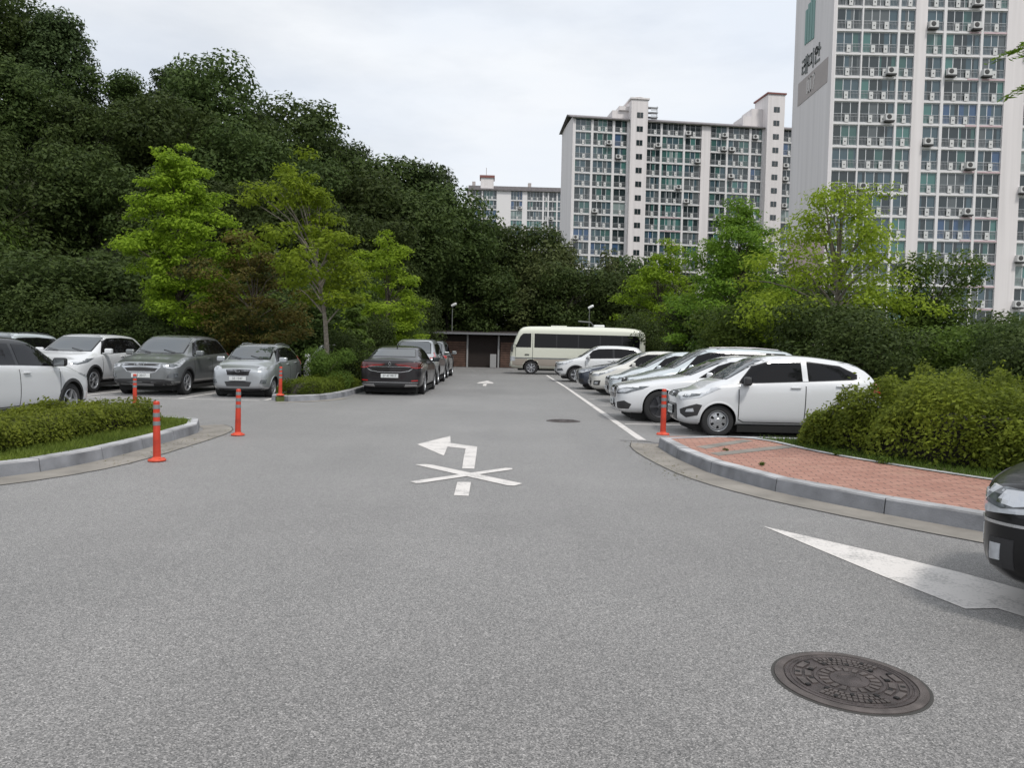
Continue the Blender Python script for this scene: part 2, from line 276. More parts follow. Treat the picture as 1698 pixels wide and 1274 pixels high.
def kerb(pl, side, wd=.19, h=.155, stone=1.0, batter=.03):
    """granite kerb stones along a polyline; side=+1 puts the stone to the left of the line"""
    pl = resample(smooth_pl(pl), stone); bm = bmesh.new()
    ou = pl; inn = offs(pl, side*wd); top = offs(pl, side*batter)
    for i in range(len(pl)-1):
        dz = random.uniform(-.003, .003); g_ = .006/stone
        def lp(a, b, t_): return (a[0]+(b[0]-a[0])*t_, a[1]+(b[1]-a[1])*t_)
        A = []
        for t_ in (g_, 1-g_):
            o_, i_, t2 = lp(ou[i], ou[i+1], t_), lp(inn[i], inn[i+1], t_), lp(top[i], top[i+1], t_)
            A.append([bm.verts.new((o_[0], o_[1], -.02)), bm.verts.new((t2[0]*.8+o_[0]*.2, t2[1]*.8+o_[1]*.2, h-.018+dz)), bm.verts.new((t2[0], t2[1], h+dz)), bm.verts.new((i_[0], i_[1], h+dz)), bm.verts.new((i_[0], i_[1], -.02))])
        for k in range(4):
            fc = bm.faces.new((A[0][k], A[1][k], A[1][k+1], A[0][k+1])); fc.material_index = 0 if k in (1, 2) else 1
        bm.faces.new(A[0]).material_index = 1; bm.faces.new(A[1][::-1]).material_index = 1
    bmesh.ops.recalc_face_normals(bm, faces=bm.faces[:])
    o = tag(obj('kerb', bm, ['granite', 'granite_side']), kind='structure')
    # dark joint filling a little inside the stones
    bm = bmesh.new(); a_ = offs(pl, side*(batter+.012)); b_ = offs(pl, side*(wd-.01))
    for i in range(len(pl)-1):
        v = [bm.verts.new((p[0], p[1], z)) for p in (a_[i], a_[i+1], b_[i+1], b_[i]) for z in (0, h-.02)]
        bm.faces.new((v[1], v[3], v[5], v[7])); bm.faces.new((v[0], v[2], v[3], v[1])); bm.faces.new((v[4], v[6], v[7], v[5]))
    tag(obj('kerb_bedding', bm, 'tar'), kind='structure')
    return pl
def strip(name, pl, d0, d1, z, m_):
    pl = resample(smooth_pl(pl), .4); a = offs(pl, d0); b = offs(pl, d1); bm = bmesh.new()
    A = [bm.verts.new((p[0], p[1], z)) for p in a]; B = [bm.verts.new((p[0], p[1], z)) for p in b]
    for i in range(len(A)-1): bm.faces.new((A[i], A[i+1], B[i+1], B[i]))
    bmesh.ops.recalc_face_normals(bm, faces=bm.faces[:])
    for fc in bm.faces:
        if fc.normal.z < 0: fc.normal_flip()
    return tag(obj(name, bm, m_), kind='structure')
K1 = [(-7.9, 5.6), (-6.9, 6.3), (-6.1, 7.2), (-5.45, 8.0), (-5.12, 8.75), (-5.03, 9.6), (-5.03, 11.0), (-5.06, 12.3), (-5.2, 13.1), (-5.6, 13.6), (-6.6, 13.9), (-7.3, 13.7), (-7.85, 12.6), (-7.9, 9), (-7.9, 5.6)]
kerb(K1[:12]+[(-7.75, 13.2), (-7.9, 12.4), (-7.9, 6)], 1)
sheet('planting_bed', offs(smooth_pl(K1[:12]+[(-7.75, 13.2), (-7.9, 12.4), (-7.9, 6)]), .15), .12, 'grass_earth', -.02)
strip('gutter', K1[:10], -.46, .01, .008, 'gutter'); strip('gutter_edge', K1[:10], -.475, -.46, .0105, 'tar')
K2 = [(-6.3, 50), (-6.3, 30), (-6.3, 21), (-6.28, 19.7), (-6.0, 19.35), (-5.5, 19.75), (-5.0, 20.35), (-4.78, 21.4), (-4.72, 23), (-4.72, 30), (-4.72, 50)]
kerb(K2, 1); sheet('planting_bed', offs(smooth_pl(K2), .15), .12, 'grass_earth', -.02)
strip('gutter', K2[4:8], -.32, .01, .008, 'gutter'); strip('gutter_edge', K2[4:8], -.33, -.32, .0105, 'tar')
K3 = [(9.5, 12.32), (4, 12.32), (2.6, 12.36), (2.36, 12.28), (2.26, 11.8), (2.28, 11.0), (2.36, 10.1), (2.5, 9.1), (2.9, 8.1), (3.5, 7.2), (4.1, 6.45), (5.6, 4.75), (8, 2.2), (12, -2.5)]
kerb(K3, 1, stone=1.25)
strip('gutter', K3[3:], -.42, .01, .008, 'gutter'); strip('gutter_edge', K3[3:], -.435, -.42, .0105, 'tar')
sheet('gutter_edge', [(1.8, 12.62), (2.3, 12.52), (2.3, 12.55), (1.8, 12.65)], .0125, 'tar')
in3 = offs(smooth_pl(K3), .14)
BK = [(3.45, 12.2), (3.9, 12.05), (4.08, 11.5), (4.15, 10.9), (4.42, 10.1), (4.8, 9.35), (5.35, 8.4), (6.6, 6.6), (9.5, 3.2), (14, -2)]
sheet('brick_pavement', [p for p in in3 if p[0] < 12.3 and not (p[1] > 12 and p[0] > 3.5)] + BK[::-1], .148, 'brick', -.02)
sheet('verge', BK + [(16, -2), (16, 12.2)], .14, 'slope_grass', -.02)
strip('edging', BK, -.05, .06, .160, 'granite')
for q in ([(2.64, 10.89), (3.62, 11.92), (3.72, 11.74), (2.72, 10.66)], [(2.66, 10.22), (4.02, 11.26), (4.1, 11.05), (2.72, 9.98)]): sheet('paving_band', q, .1515, 'gutter')
sheet('verge', [(8.6, 12.5), (40, 12.5), (40, 75), (8.6, 75)], .13, 'forest_floor', -.02)
# painted markings
Zm = .0085
def mark(name, *poly): return sheet(name, poly, Zm, 'paintmark')
bm = bmesh.new()
for q in ([(-1.42, 11.6), (-1.01, 12.78), (-.93, 11.83), (-.94, 11.39), (-.91, 10.44)], [(-.93, 11.83), (-.5, 11.46), (-.66, 11.23), (-.94, 11.39)], [(-.5, 11.46), (-.48, 10.81), (-.44, 9.36), (-.59, 9.38), (-.63, 10.3), (-.66, 11.23)], [(-.58, 8.42), (-.43, 8.43), (-.41, 7.64), (-.56, 7.66)]):
    bm.faces.new([bm.verts.new((x, y, Zm)) for x, y in q])
for fc in bm.faces:
    fc.normal_update()
    if fc.normal.z < 0: fc.normal_flip()
bmesh.ops.triangulate(bm, faces=bm.faces[:]); tag(obj('turn_arrow_marking', bm, 'paintmark'), kind='structure')
bm = bmesh.new()
for k, q in enumerate(([(-1.2, 9.59), (-1.07, 9.64), (-.98, 9.6), (.14, 8.40), (.05, 8.25), (-.03, 8.27)], [(-1.1, 8.37), (-1.02, 8.28), (-.96, 8.30), (.03, 9.36), (.02, 9.46), (-.06, 9.47)])):
    bm.faces.new([bm.verts.new((x, y, Zm+.002+.001*k)) for x, y in q])
for fc in bm.faces:
    fc.normal_update()
    if fc.normal.z < 0: fc.normal_flip()
bmesh.ops.triangulate(bm, faces=bm.faces[:]); tag(obj('cross_marking', bm, 'paintmark'), kind='structure')
mark('wedge_marking', (2.19, 6.57), (2.78, 5.79), (3.14, 5.26), (3.42, 4.72), (4.5, 2.7), (4.38, 2.6), (2.99, 4.38), (2.92, 4.52), (2.72, 4.5), (2.54, 5.13))
mark('line_marking', (2.12, 12.75), (2.26, 12.75), (2.16, 30), (1.98, 43), (1.86, 43), (2.05, 30))
for y in (15.5, 18.0, 20.5, 23.0, 25.5, 28.0, 30.5, 33.0, 35.5, 38.0): mark('line_marking', (2.3, y-.05), (7.2, y-.05), (7.2, y+.06), (2.3, y+.06))
for x in (-16.6, -13.95, -11.3, -8.62, -6.05-0.35): mark('line_marking', (x-.06, 19.9), (x+.06, 19.9), (x+.06, 24.9), (x-.06, 24.9))
mark('line_marking', (-18, 19.84), (-6.5, 19.84), (-6.5, 19.72), (-18, 19.72))
bm = bmesh.new()
for q in ([(-1.13, 29.6), (-1.0, 29.6), (-1.03, 32), (-1.17, 32)], [(-1.45, 31.7), (-.78, 31.7), (-.78, 32.4), (-1.1, 34.4), (-1.45, 32.4)]):
    bm.faces.new([bm.verts.new((x, y, Zm)) for x, y in q])
tag(obj('straight_arrow_marking', bm, 'paintmark'), kind='structure')

# ------------------------------------------------------------------ manhole covers
def manhole(loc, r_, rz, label):
    root = empty('manhole_cover', loc, rz, label, 'manhole cover', 'round iron manhole covers')
    bm = bmesh.new(); k = r_/.335
    lathe(bm, [(.345*k, -.01), (.345*k, .006), (.330*k, .010), (.305*k, .009), (.303*k, .002), (.298*k, .002)], 72)
    obj('frame', bm, 'iron_rim', root)
    bm = bmesh.new()
    lathe(bm, [(.297*k, .0), (.296*k, .008), (.283*k, .0095), (.280*k, .006), (.274*k, .006), (.272*k, .0095), (.262*k, .0095), (.260*k, .005), (.165*k, .005), (.163*k, .0095), (.150*k, .0095), (.148*k, .005), (.090*k, .005), (.088*k, .010), (.058*k, .010), (.055*k, .007), (.001, .007)], 72)
    for i in range(20):
        t0 = 2*math.pi*i/20+.1; rd = (.235 if i % 2 else .182)*k
        M = Matrix.Translation((rd*math.cos(t0), rd*math.sin(t0), 0)) @ Matrix.Rotation(t0, 4, 'Z')
        box(bm, -.011*k, .011*k, -.009*k, .009*k, .005, .0128, 1, M)
    obj('lid', bm, ['iron', 'iron_dark'], root)
    bm = bmesh.new()
    for q in range(4):   # raised arcs of small blocks in two opposite quarters, plain arcs in the others
        a0 = q*math.pi/2
        for (ra, rb, n_) in ((.170, .19, 9), (.197, .217, 11), (.225, .252, 13)) if q % 2 == 0 else ((.175, .205, 3), (.22, .252, 3)):
            for i in range(n_):
                t0 = a0+.12+(math.pi/2-.24)*i/n_; t1 = a0+.12+(math.pi/2-.24)*(i+.72)/n_
                vs = []
                for z in (.004, .011):
                    for (rd, th) in ((ra, t0), (rb, t0), (rb, t1), (ra, t1)): vs.append(bm.verts.new((rd*k*math.cos(th), rd*k*math.sin(th), z)))
                for fq in ((4, 5, 6, 7), (0, 1, 5, 4), (1, 2, 6, 5), (2, 3, 7, 6), (3, 0, 4, 7)): bm.faces.new([vs[j] for j in fq])
    for i in range(18):
        t0 = 2*math.pi*i/18; ra, rb = .098, .14
        vs = [bm.verts.new((rd*k*math.cos(t0+dt), rd*k*math.sin(t0+dt), z)) for z in (.004, .0105) for rd, dt in ((ra, 0), (rb, 0), (rb, .2), (ra, .2))]
        for fq in ((4, 5, 6, 7), (0, 1, 5, 4), (1, 2, 6, 5), (2, 3, 7, 6), (3, 0, 4, 7)): bm.faces.new([vs[j] for j in fq])
    obj('relief', bm, 'iron_rim', root)
    bm = bmesh.new(); lathe(bm, [(.30*k, -.02), (.362*k, -.02), (.362*k, .0015), (.30*k, .0015)], 48); obj('collar', bm, 'tar', root)
    return root
manhole((1.575, 3.46, .004), .316, .5, 'large rusty round manhole cover with patterned relief in the near asphalt')
manhole((1.08, 15.9, .004), .33, 1.9, 'small far manhole cover beyond the crossed-out turn arrow')

# ------------------------------------------------------------------ apartment buildings
def win_variant(w_, h_, seed, rail=True, unit=None):
    """returns meshes (frame, panes, railing, unit) of one balcony bay, origin at its lower left front corner"""
    rd = random.Random(seed); bm = bmesh.new(); fr = .06
    n_ = max(2, round(w_/1.0)); 
    cuts = sorted([w_*(i+rd.uniform(-.15, .15))/n_ for i in range(1, n_)])
    xs_ = [0]+cuts+[w_]
    box(bm, 0, w_, .10, .18, h_-.09, h_); box(bm, 0, w_, .10, .18, 0, .1)
    for i, x in enumerate(xs_): box(bm, max(0, x-.035), min(w_, x+.035), .092, .188, .1, h_-.09)
    if rd.random() < .35: box(bm, 0, w_, .095, .185, h_*.42, h_*.42+.06)
    a = bpy.data.meshes.new('window'); bm.to_mesh(a); bm.free(); a.materials.append(MATS['frame'])
    bm = bmesh.new(); pal = rd.choice([['g_slate', 'g_green', 'g_dark'], ['g_dark', 'g_slate', 'g_green'], ['g_dark', 'g_slate', 'g_grey'], ['g_dark', 'g_teal', 'g_slate'], ['g_grey', 'g_slate', 'g_dark'], ['g_blue', 'g_slate', 'g_dark'], ['g_teal', 'g_pale', 'g_green'], ['g_dark', 'g_dark', 'g_green']])
    for x0, x1 in zip(xs_, xs_[1:]):
        x = x0; k = rd.choice([0, 0, 1, 2, 1])
        if rd.random() < .35:
            xm = x0+(x1-x0)*rd.uniform(.3, .7); parts_ = [(x0, xm, k), (xm, x1, rd.choice([0, 1, 2]))]
        else: parts_ = [(x0, x1, k)]
        for (p0, p1, kk) in parts_:
            dy = rd.uniform(-.004, .004); vs = [bm.verts.new(p) for p in ((p0, .14+dy, .02), (p1, .14-dy, .02), (p1, .14-dy, h_-.02), (p0, .14+dy, h_-.02))]; bm.faces.new(vs).material_index = kk
    b = bpy.data.meshes.new('pane'); bm.to_mesh(b); bm.free()
    for p in pal: b.materials.append(MATS[p])
    c = None; d = []
    if rail:
        bm = bmesh.new(); box(bm, 0, w_, -.03, .02, 1.02, 1.07); box(bm, 0, w_, -.02, .01, .72, .745); box(bm, 0, w_, -.02, .01, .08, .11)
        n_ = int(w_/.16)
        for i in range(1, n_): x = w_*i/n_; box(bm, x-.012, x+.012, -.016, .006, .11, 1.02)
        c = bpy.data.meshes.new('railing'); bm.to_mesh(c); bm.free(); c.materials.append(MATS['rail'])
        d = []
        for x in ([w_*rd.uniform(.45, .6)] if w_ < 3.6 else [w_*.3, w_*.66]):
            bm = bmesh.new(); box(bm, x-.24, x+.24, -.10, -.032, .05, .92); box(bm, x-.07, x+.07, -.108, -.1, .4, .55, 1); e = bpy.data.meshes.new('railing_box'); bm.to_mesh(e); bm.free(); d.append(e)
        if unit:
            x = w_*rd.choice([.15, .82]) if w_ > 2.5 else w_*.3; bm = bmesh.new()
            box(bm, x-.5, x+.5, -.62, -.11, .22, .98); box(bm, x-.55, x+.55, -.66, -.035, .05, .22, 1)
            M = Matrix.Translation((x-.1, -.625, .62)) @ Matrix.Rotation(R(90), 4, 'X'); lathe(bm, [(.30, 0), (.28, .012), (.1, .012), (.001, .014)], 12, M, 1)
            e = bpy.data.meshes.new('outdoor_unit'); bm.to_mesh(e); bm.free(); d.append(e)
        for e in d: e.materials.append(MATS['unit']); e.materials.append(MATS['unit_dark'])
    return a, b, c, d
def facade(root, bays, z0, pitch, nfl, rows_ind, pillars, skip=lambda i, k: False, cols_mats=None, unitp=.3, seed=1):
    """windows of all floors k (0 = lowest); floors in rows_ind are separate parts, the rest one stuff part"""
    rd = random.Random(seed); cache = {}; rest = {}
    h_ = pitch-.24
    for k in range(nfl):
        for i, (x0, x1) in enumerate(bays):
            if skip(i, k): continue
            v = rd.randrange(7); un = rd.random() < unitp and x1-x0 > 1.9; key = (round(x1-x0, 2), v, un)
            if key not in cache: cache[key] = win_variant(x1-x0, h_, hash(key[:2]) % 9999+v*31, True, un)
            a, b, c, d = cache[key]; loc = Vector((x0, 0, z0+k*pitch+.24))
            if (i, k) in rows_ind or k in rows_ind:
                o = link('balcony_window', a, [], root); o.location = loc
                for nm, me in [('pane', b), ('railing', c)]+[(e.name.split('.')[0], e) for e in d]:
                    s = link(nm, me, [], o)
            else:
                for me in [a, b, c]+d: rest.setdefault(me.name, [me, []])[1].append(loc)
    if rest:
        bm = bmesh.new(); mats_ = []
        for me, locs in rest.values():
            for lc in locs:
                nv = len(bm.faces); bm.from_mesh(me); bm.faces.ensure_lookup_table()
                fs = bm.faces[nv:]; vs = set(v for fc in fs for v in fc.verts)
                for v in vs: v.co += lc
                for fc in fs:
                    mm = me.materials[fc.material_index].name
                    if mm not in mats_: mats_.append(mm)
                    fc.material_index = mats_.index(mm)
        tag(obj('balcony_windows', bm, mats_, root), kind='stuff')
def slabs(root, x0, x1, z0, pitch, n_, gaps=(), ms='slab', name='floor_slab', y0=-.05):
    for k in range(n_+1):
        bm = bmesh.new(); xa = x0
        for g0, g1 in list(gaps)+[(x1, x1)]:
            if g0 > xa: box(bm, xa, g0, y0, .5, z0+k*pitch, z0+k*pitch+.24)
            xa = g1
        obj(name, bm, ms, root)
# --- tower on the right
tw = empty('apartment_tower', (37.85, 94, 0), 0, 'tall apartment tower cropped at the top, grey band on its end wall', 'apartment building', 'apartment blocks')
PT = 2.75; z0 = 43.0-PT*15
bays = [(.15, 3.12), (3.3, 7.45), (7.72, 9.5), (10.9, 12.9), (13.25, 17.4), (17.7, 20.5), (22.9, 25.5), (25.8, 29.6), (29.9, 31.8)]


ind = {(i, k) for k in range(1, 15) for i in range(7)} | {(7, 14), (7, 13)}
facade(tw, bays, z0, PT, 22, ind, None, seed=5, unitp=.2)
gaps = [(9.5, 10.9), (20.5, 22.9)]
for k in range(0, 22):
    bm = bmesh.new()
    box(bm, .02, 9.5, -.06, .5, z0+k*PT, z0+k*PT+.24); box(bm, 10.9, 20.5, -.06, .5, z0+k*PT, z0+k*PT+.24); box(bm, 22.9, 33, -.06, .5, z0+k*PT, z0+k*PT+.24)
    if k % 2 == 0 or k < 7: box(bm, 16.0, 20.5, -.075, -.061, z0+k*PT+.02, z0+k*PT+.22, 1)
    obj('floor_slab', bm, ['slab', 'wall_pink'], tw)
ZT = z0+22*PT
for (a, b_, nm, mm) in ((9.5, 10.9, 'column', 'wall'), (20.5, 22.9, 'column', 'wall'), (3.12, 3.3, 'mullion', 'slab'), (7.45, 7.72, 'mullion', 'slab'), (12.9, 13.25, 'mullion', 'slab'), (17.4, 17.7, 'mullion', 'slab'), (25.5, 25.8, 'mullion', 'slab'), (29.6, 29.9, 'mullion', 'slab'), (0, .15, 'mullion', 'slab')):
    bm = bmesh.new(); box(bm, a, b_, -.11 if nm == 'column' else -.085, .5, -2, ZT); 
    if nm == 'column' and a > 20:
        pass
    obj(nm, bm, mm, tw)
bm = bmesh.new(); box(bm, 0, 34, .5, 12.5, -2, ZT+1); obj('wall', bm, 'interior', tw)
bm = bmesh.new(); box(bm, -.35, 0, -.15, 12.7, -2, ZT+1.2); box(bm, -.355, -.351, 0.0, 12.5, 0, 16.5, 1); obj('end_wall', bm, ['wall_end', 'wall_pink'], tw)
bm = bmesh.new(); box(bm, -.4, -.356, 1.0, 10.7, 34.6, 37.6); obj('number_band', bm, 'wall_grey', tw)
# lettering on the end wall, strokes in wall plane: u runs to the right as seen (towards the near corner), v up
def wall_strokes(name, strokes, y0, z0_, sc, m_, th=.12):
    bm = bmesh.new()
    for (u0_, v0, u1_, v1, *rest_) in strokes:
        a = Vector((y0-u0_*sc, z0_+v0*sc)); b = Vector((y0-u1_*sc, z0_+v1*sc)); d = (b-a); l_ = d.length; d.normalize(); n_ = Vector((-d.y, d.x))*th*.5
        q = [a-d*th*.5-n_, b+d*th*.5-n_, b+d*th*.5+n_, a-d*th*.5+n_]
        vs = [bm.verts.new((x, p.x, p.y)) for x in (-.44, -.352) for p in q]
        for fq in ((0, 1, 2, 3), (4, 7, 6, 5), (0, 4, 5, 1), (1, 5, 6, 2), (2, 6, 7, 3), (3, 7, 4, 0)): bm.faces.new([vs[j] for j in fq])
    bmesh.ops.recalc_face_normals(bm, faces=bm.faces[:]); return obj(name, bm, m_, tw)
def ring_st(cx, cy, r_): return [(cx+r_*math.cos(a*math.pi/4), cy+r_*math.sin(a*math.pi/4), cx+r_*math.cos((a+1)*math.pi/4), cy+r_*math.sin((a+1)*math.pi/4)) for a in range(8)]
rae = [(0, 1, .45, 1), (.45, 1, .45, .55), (.45, .55, 0, .55), (0, .55, 0, .1), (0, .1, .48, .1), (.68, 1.1, .68, -.05), (.95, 1.15, .95, -.1), (.68, .55, .95, .55)]
mi_ = [(0, .95, .5, .95), (.5, .95, .5, .3), (.5, .3, 0, .3), (0, .3, 0, .95), (.85, 1.15, .85, -.1)]
an_ = ring_st(.28, .82, .22)+[(.75, 1.15, .75, .35), (.75, .75, .98, .75), (.12, .4, .12, 0), (.12, 0, .85, 0)]
off = lambda st, dx: [(a+dx, b, c+dx, d) for a, b, c, d in st]
wall_strokes('lettering', off(rae, 0)+off(mi_, 1.25)+off(an_, 2.4), 9.4, 38.3, 1.75, 'text_dark', .26)
wall_strokes('numeral', [(0, 0, 0, 1), (.35, 0, .35, 1), (.35, 1, .7, 1), (.7, 1, .7, 0), (.7, 0, .35, 0), (1, 1, 1.4, 1), (1.4, 1, 1.2, 0)], 7.4, 35.3, 1.7, 'text_white', .24)
wall_strokes('emblem', [(u, -.1*u, u, 1.9+.55*u) for u in (0, .42, .84, 1.26)], 8.6, 42.3, 2.0, 'logo_teal', .62)
# --- middle block
mid = empty('apartment_building', (11.0, 155, 0), R(7), 'long pale apartment block in the centre with two stair shafts rising above its roof', 'apartment building', 'apartment blocks')
PM = 2.72; zm = 47.5-PM*17
bx = [(3.4-0, 6.6), (7.0, 11.1), (11.5, 14.1)]
mb = [(.6, 3.75), (4.2, 8.1), (8.6, 11.1), (15.2, 18.0), (18.4, 22.8), (23.2, 26.4), (28.7, 31.9), (32.3, 36.7), (37.2, 39.5), (43.9, 46.4)]
ind = {(i, k) for k in range(7, 17) for i in range(10)}
facade(mid, mb, zm, PM, 17, ind, None, seed=9, unitp=.14, skip=lambda i, k: k < 4)
for k in range(4, 18):
    bm = bmesh.new()
    for a, b_ in ((.3, 11.4), (15.0, 26.6), (28.5, 39.8), (43.7, 47)): box(bm, a, b_, -.06, .5, zm+k*PM, zm+k*PM+.24)
    if k < 11: box(bm, 18.2, 23.0, -.075, -.061, zm+k*PM+.02, zm+k*PM+.22, 1)
    obj('floor_slab', bm, ['slab', 'wall_pink'], mid)
ZM = zm+17*PM
for a, b_, mm, nm in ((3.75, 4.2, 'slab', 'mullion'), (8.1, 8.6, 'slab', 'mullion'), (.25, .6, 'slab', 'mullion'), (11.1, 11.5, 'slab', 'mullion'), (14.9, 15.2, 'slab', 'mullion'), (18.0, 18.4, 'slab', 'mullion'), (22.8, 23.2, 'slab', 'mullion'), (26.6, 28.5, 'wall', 'column'), (31.9, 32.3, 'slab', 'mullion'), (36.7, 37.2, 'slab', 'mullion'), (39.5, 39.9, 'slab', 'mullion'), (43.5, 43.9, 'slab', 'mullion')):
    bm = bmesh.new(); box(bm, a, b_, -.09, .5, -2, ZM); obj(nm, bm, mm, mid)
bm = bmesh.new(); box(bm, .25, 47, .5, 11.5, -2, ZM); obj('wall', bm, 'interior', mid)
bm = bmesh.new(); box(bm, -.0, .25, -.15, 11.7, -2, ZM+.3); obj('end_wall', bm, 'wall_end', mid)
for n_, (a, b_, zt) in enumerate(((11.5, 14.9, ZM+3.9), (39.9, 43.5, ZM+6.6))):
    bm = bmesh.new(); box(bm, a, b_, -1.3, 5, -2, zt)
    if n_ == 0:
        box(bm, a-3.3, a-.003, 1, 6, ZM, ZM+2.2); box(bm, a-2.0, a-.003, .6, 6, ZM+2.2, ZM+3.0)
    else:
        box(bm, a-2.4, a-.003, 1, 6, ZM, ZM+4.2); box(bm, a-4.2, a-2.403, 1, 6, ZM, ZM+2.6)
    sh = obj('stair_shaft', bm, 'wall', mid)
    for k in range(5, 18+(n_)):
        bm = bmesh.new(); xc = (a+b_)/2+.1
        box(bm, xc-.62, xc+.62, -1.36, -1.301, zm+k*PM+.3, zm+k*PM+1.35); 
        box(bm, xc-.03, xc+.03, -1.38, -1.361, zm+k*PM+.3, zm+k*PM+1.35, 1)
        obj('stair_window', bm, ['g_dark', 'wall_grey'], sh)
    bm = bmesh.new(); box(bm, a-.25, b_+.25, -1.5, 5.2, zt+.002, zt+.3)
    obj('shaft_roof', bm, 'wall' if n_ == 0 else 'roof_red', sh)
bm = bmesh.new(); lathe(bm, [(.001, ZM+4.55), (1.6, ZM+4.5), (1.7, ZM+4.4), (.001, ZM+4.3)], 16, Matrix.Translation((13.2, .5, 0))); tube(bm, [(13.2, .5, ZM+4.2), (13.2, .5, ZM+4.6)], .25); obj('roof_tank_lid', bm, 'slab', mid)
bm = bmesh.new()
for dz in (0, .9, 1.9): box(bm, 15.2, 17.4, 0, 1.2, ZM+1.0+dz, ZM+1.08+dz)
for x in (15.3, 17.2): tube(bm, [(x, .2, ZM), (x, .2, ZM+3.2)], .08)
for i in range(7): box(bm, 15.9, 17.0, -.1, .0, ZM+.5+i*.35, ZM+.6+i*.35)
obj('roof_ladder', bm, 'rail', mid)
bm = bmesh.new()
for a, b_ in ((-.6, 11.45), (14.95, 39.85), (43.55, 47.5)):   # low pitched tile eaves along the front
    v = [bm.verts.new(p) for p in ((a, -.7, ZM+.05), (b_, -.7, ZM+.05), (b_, 3.2, ZM+1.5), (a, 3.2, ZM+1.5), (a, -.7, ZM-.12), (b_, -.7, ZM-.12), (b_, 3.2, ZM+1.2), (a, 3.2, ZM+1.2), (a, 12.2, ZM-.1), (b_, 12.2, ZM-.1))]
    for q in ((0, 1, 2, 3), (4, 7, 6, 5), (0, 4, 5, 1), (1, 5, 6, 2), (3, 7, 4, 0), (3, 2, 9, 8), (7, 8, 9, 6)): bm.faces.new([v[j] for j in q])
obj('roof', bm, 'roof_tile', mid)
# --- far block
far = empty('apartment_building', (-14.5, 238, 0), R(2), 'low far apartment block with blue windows showing between the forest and the central block', 'apartment building', 'apartment blocks')
PF = 2.95; zf = 49.6-PF*11
fb = [(1.2, 4.0), (4.4, 8.6), (13, 16.5), (18.0, 22.7), (23.2, 24.3), (24.7, 27.0), (27.4, 31.0)]
facade(far, fb, zf, PF, 11, {5, 6, 7, 8, 9, 10}, None, seed=3, unitp=.1, skip=lambda i, k: k < 3)
for k in range(3, 12):
    bm = bmesh.new(); box(bm, 0.3, 34, -.06, .5, zf+k*PF, zf+k*PF+.24); obj('floor_slab', bm, 'slab', far)
ZF = zf+11*PF
for a, b_ in ((.3, 1.2), (4.0, 4.4), (8.6, 13), (16.5, 18.0), (22.7, 23.2), (24.3, 24.7), (27.0, 27.4), (31, 34)):
    bm = bmesh.new(); box(bm, a, b_, -.09, .5, 0, ZF); obj('mullion', bm, 'slab', far)
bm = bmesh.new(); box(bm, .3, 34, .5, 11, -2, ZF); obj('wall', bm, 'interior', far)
bm = bmesh.new(); box(bm, 0, .3, -.15, 11, -2, ZF); obj('end_wall', bm, 'wall_end', far)
bm = bmesh.new(); box(bm, -.6, 34, -.7, 11.7, ZF+.002, ZF+.5); box(bm, -.1, 33.5, .5, 10.5, ZF+.5, ZF+1.5); obj('roof', bm, 'roof_tile', far)
bm = bmesh.new(); box(bm, 3.6, 7.6, .2, 5, ZF+.503, ZF+3.9); obj('stair_shaft', bm, 'wall', far)
bm = bmesh.new(); box(bm, 3.3, 7.9, -.1, 5.3, ZF+3.902, ZF+4.6); obj('shaft_roof', bm, 'roof_red', far)
bm = bmesh.new()
tube(bm, [(5.3, 2, ZF+4.6), (5.3, 2, ZF+7.3)], .09); 
for dx in (1.0, 18.2, 31.5): box(bm, dx, dx+1.0, 1, 2.2, ZF+1.5, ZF+2.8)
obj('roof_vent', bm, 'wall_grey', far)
# ------------------------------------------------------------------ vehicles
def subsurf_mesh(bm, lv=2, cuts=()):
    me = bpy.data.meshes.new('tmp'); bm.to_mesh(me); bm.free()
    for p in me.polygons: p.use_smooth = True
    o = bpy.data.objects.new('tmp', me); col.objects.link(o)
    s = o.modifiers.new('s', 'SUBSURF'); s.levels = lv; s.render_levels = lv
    dg = bpy.context.evaluated_depsgraph_get(); dg.update(); m1 = bpy.data.meshes.new_from_object(o.evaluated_get(dg))
    tree = BVHTree.FromPolygons([v.co.copy() for v in m1.vertices], [list(p.vertices) for p in m1.polygons])
    if cuts:
        o.modifiers.clear(); o.data = m1; hs = []
        for (x, y0, y1, z, r_) in cuts:
            cb = bmesh.new(); M = Matrix.Translation((x, y0, z)) @ Matrix.Rotation(R(-90), 4, 'X'); lathe(cb, [(r_, 0), (r_, y1-y0)], 40, M, close=True)
            bmesh.ops.recalc_face_normals(cb, faces=cb.faces[:]); cm = bpy.data.meshes.new('c'); cb.to_mesh(cm); cb.free(); cm.materials.append(MATS['well'])
            h = bpy.data.objects.new('c', cm); col.objects.link(h); hs.append(h)
            b = o.modifiers.new('b', 'BOOLEAN'); b.operation = 'DIFFERENCE'; b.solver = 'EXACT'; b.object = h; b.material_mode = 'TRANSFER'
        o.data.materials.append(MATS['gap'])
        dg = bpy.context.evaluated_depsgraph_get(); dg.update(); m2 = bpy.data.meshes.new_from_object(o.evaluated_get(dg))
        for h in hs: bpy.data.objects.remove(h)
        m1 = m2
    bpy.data.objects.remove(o)
    return m1, tree
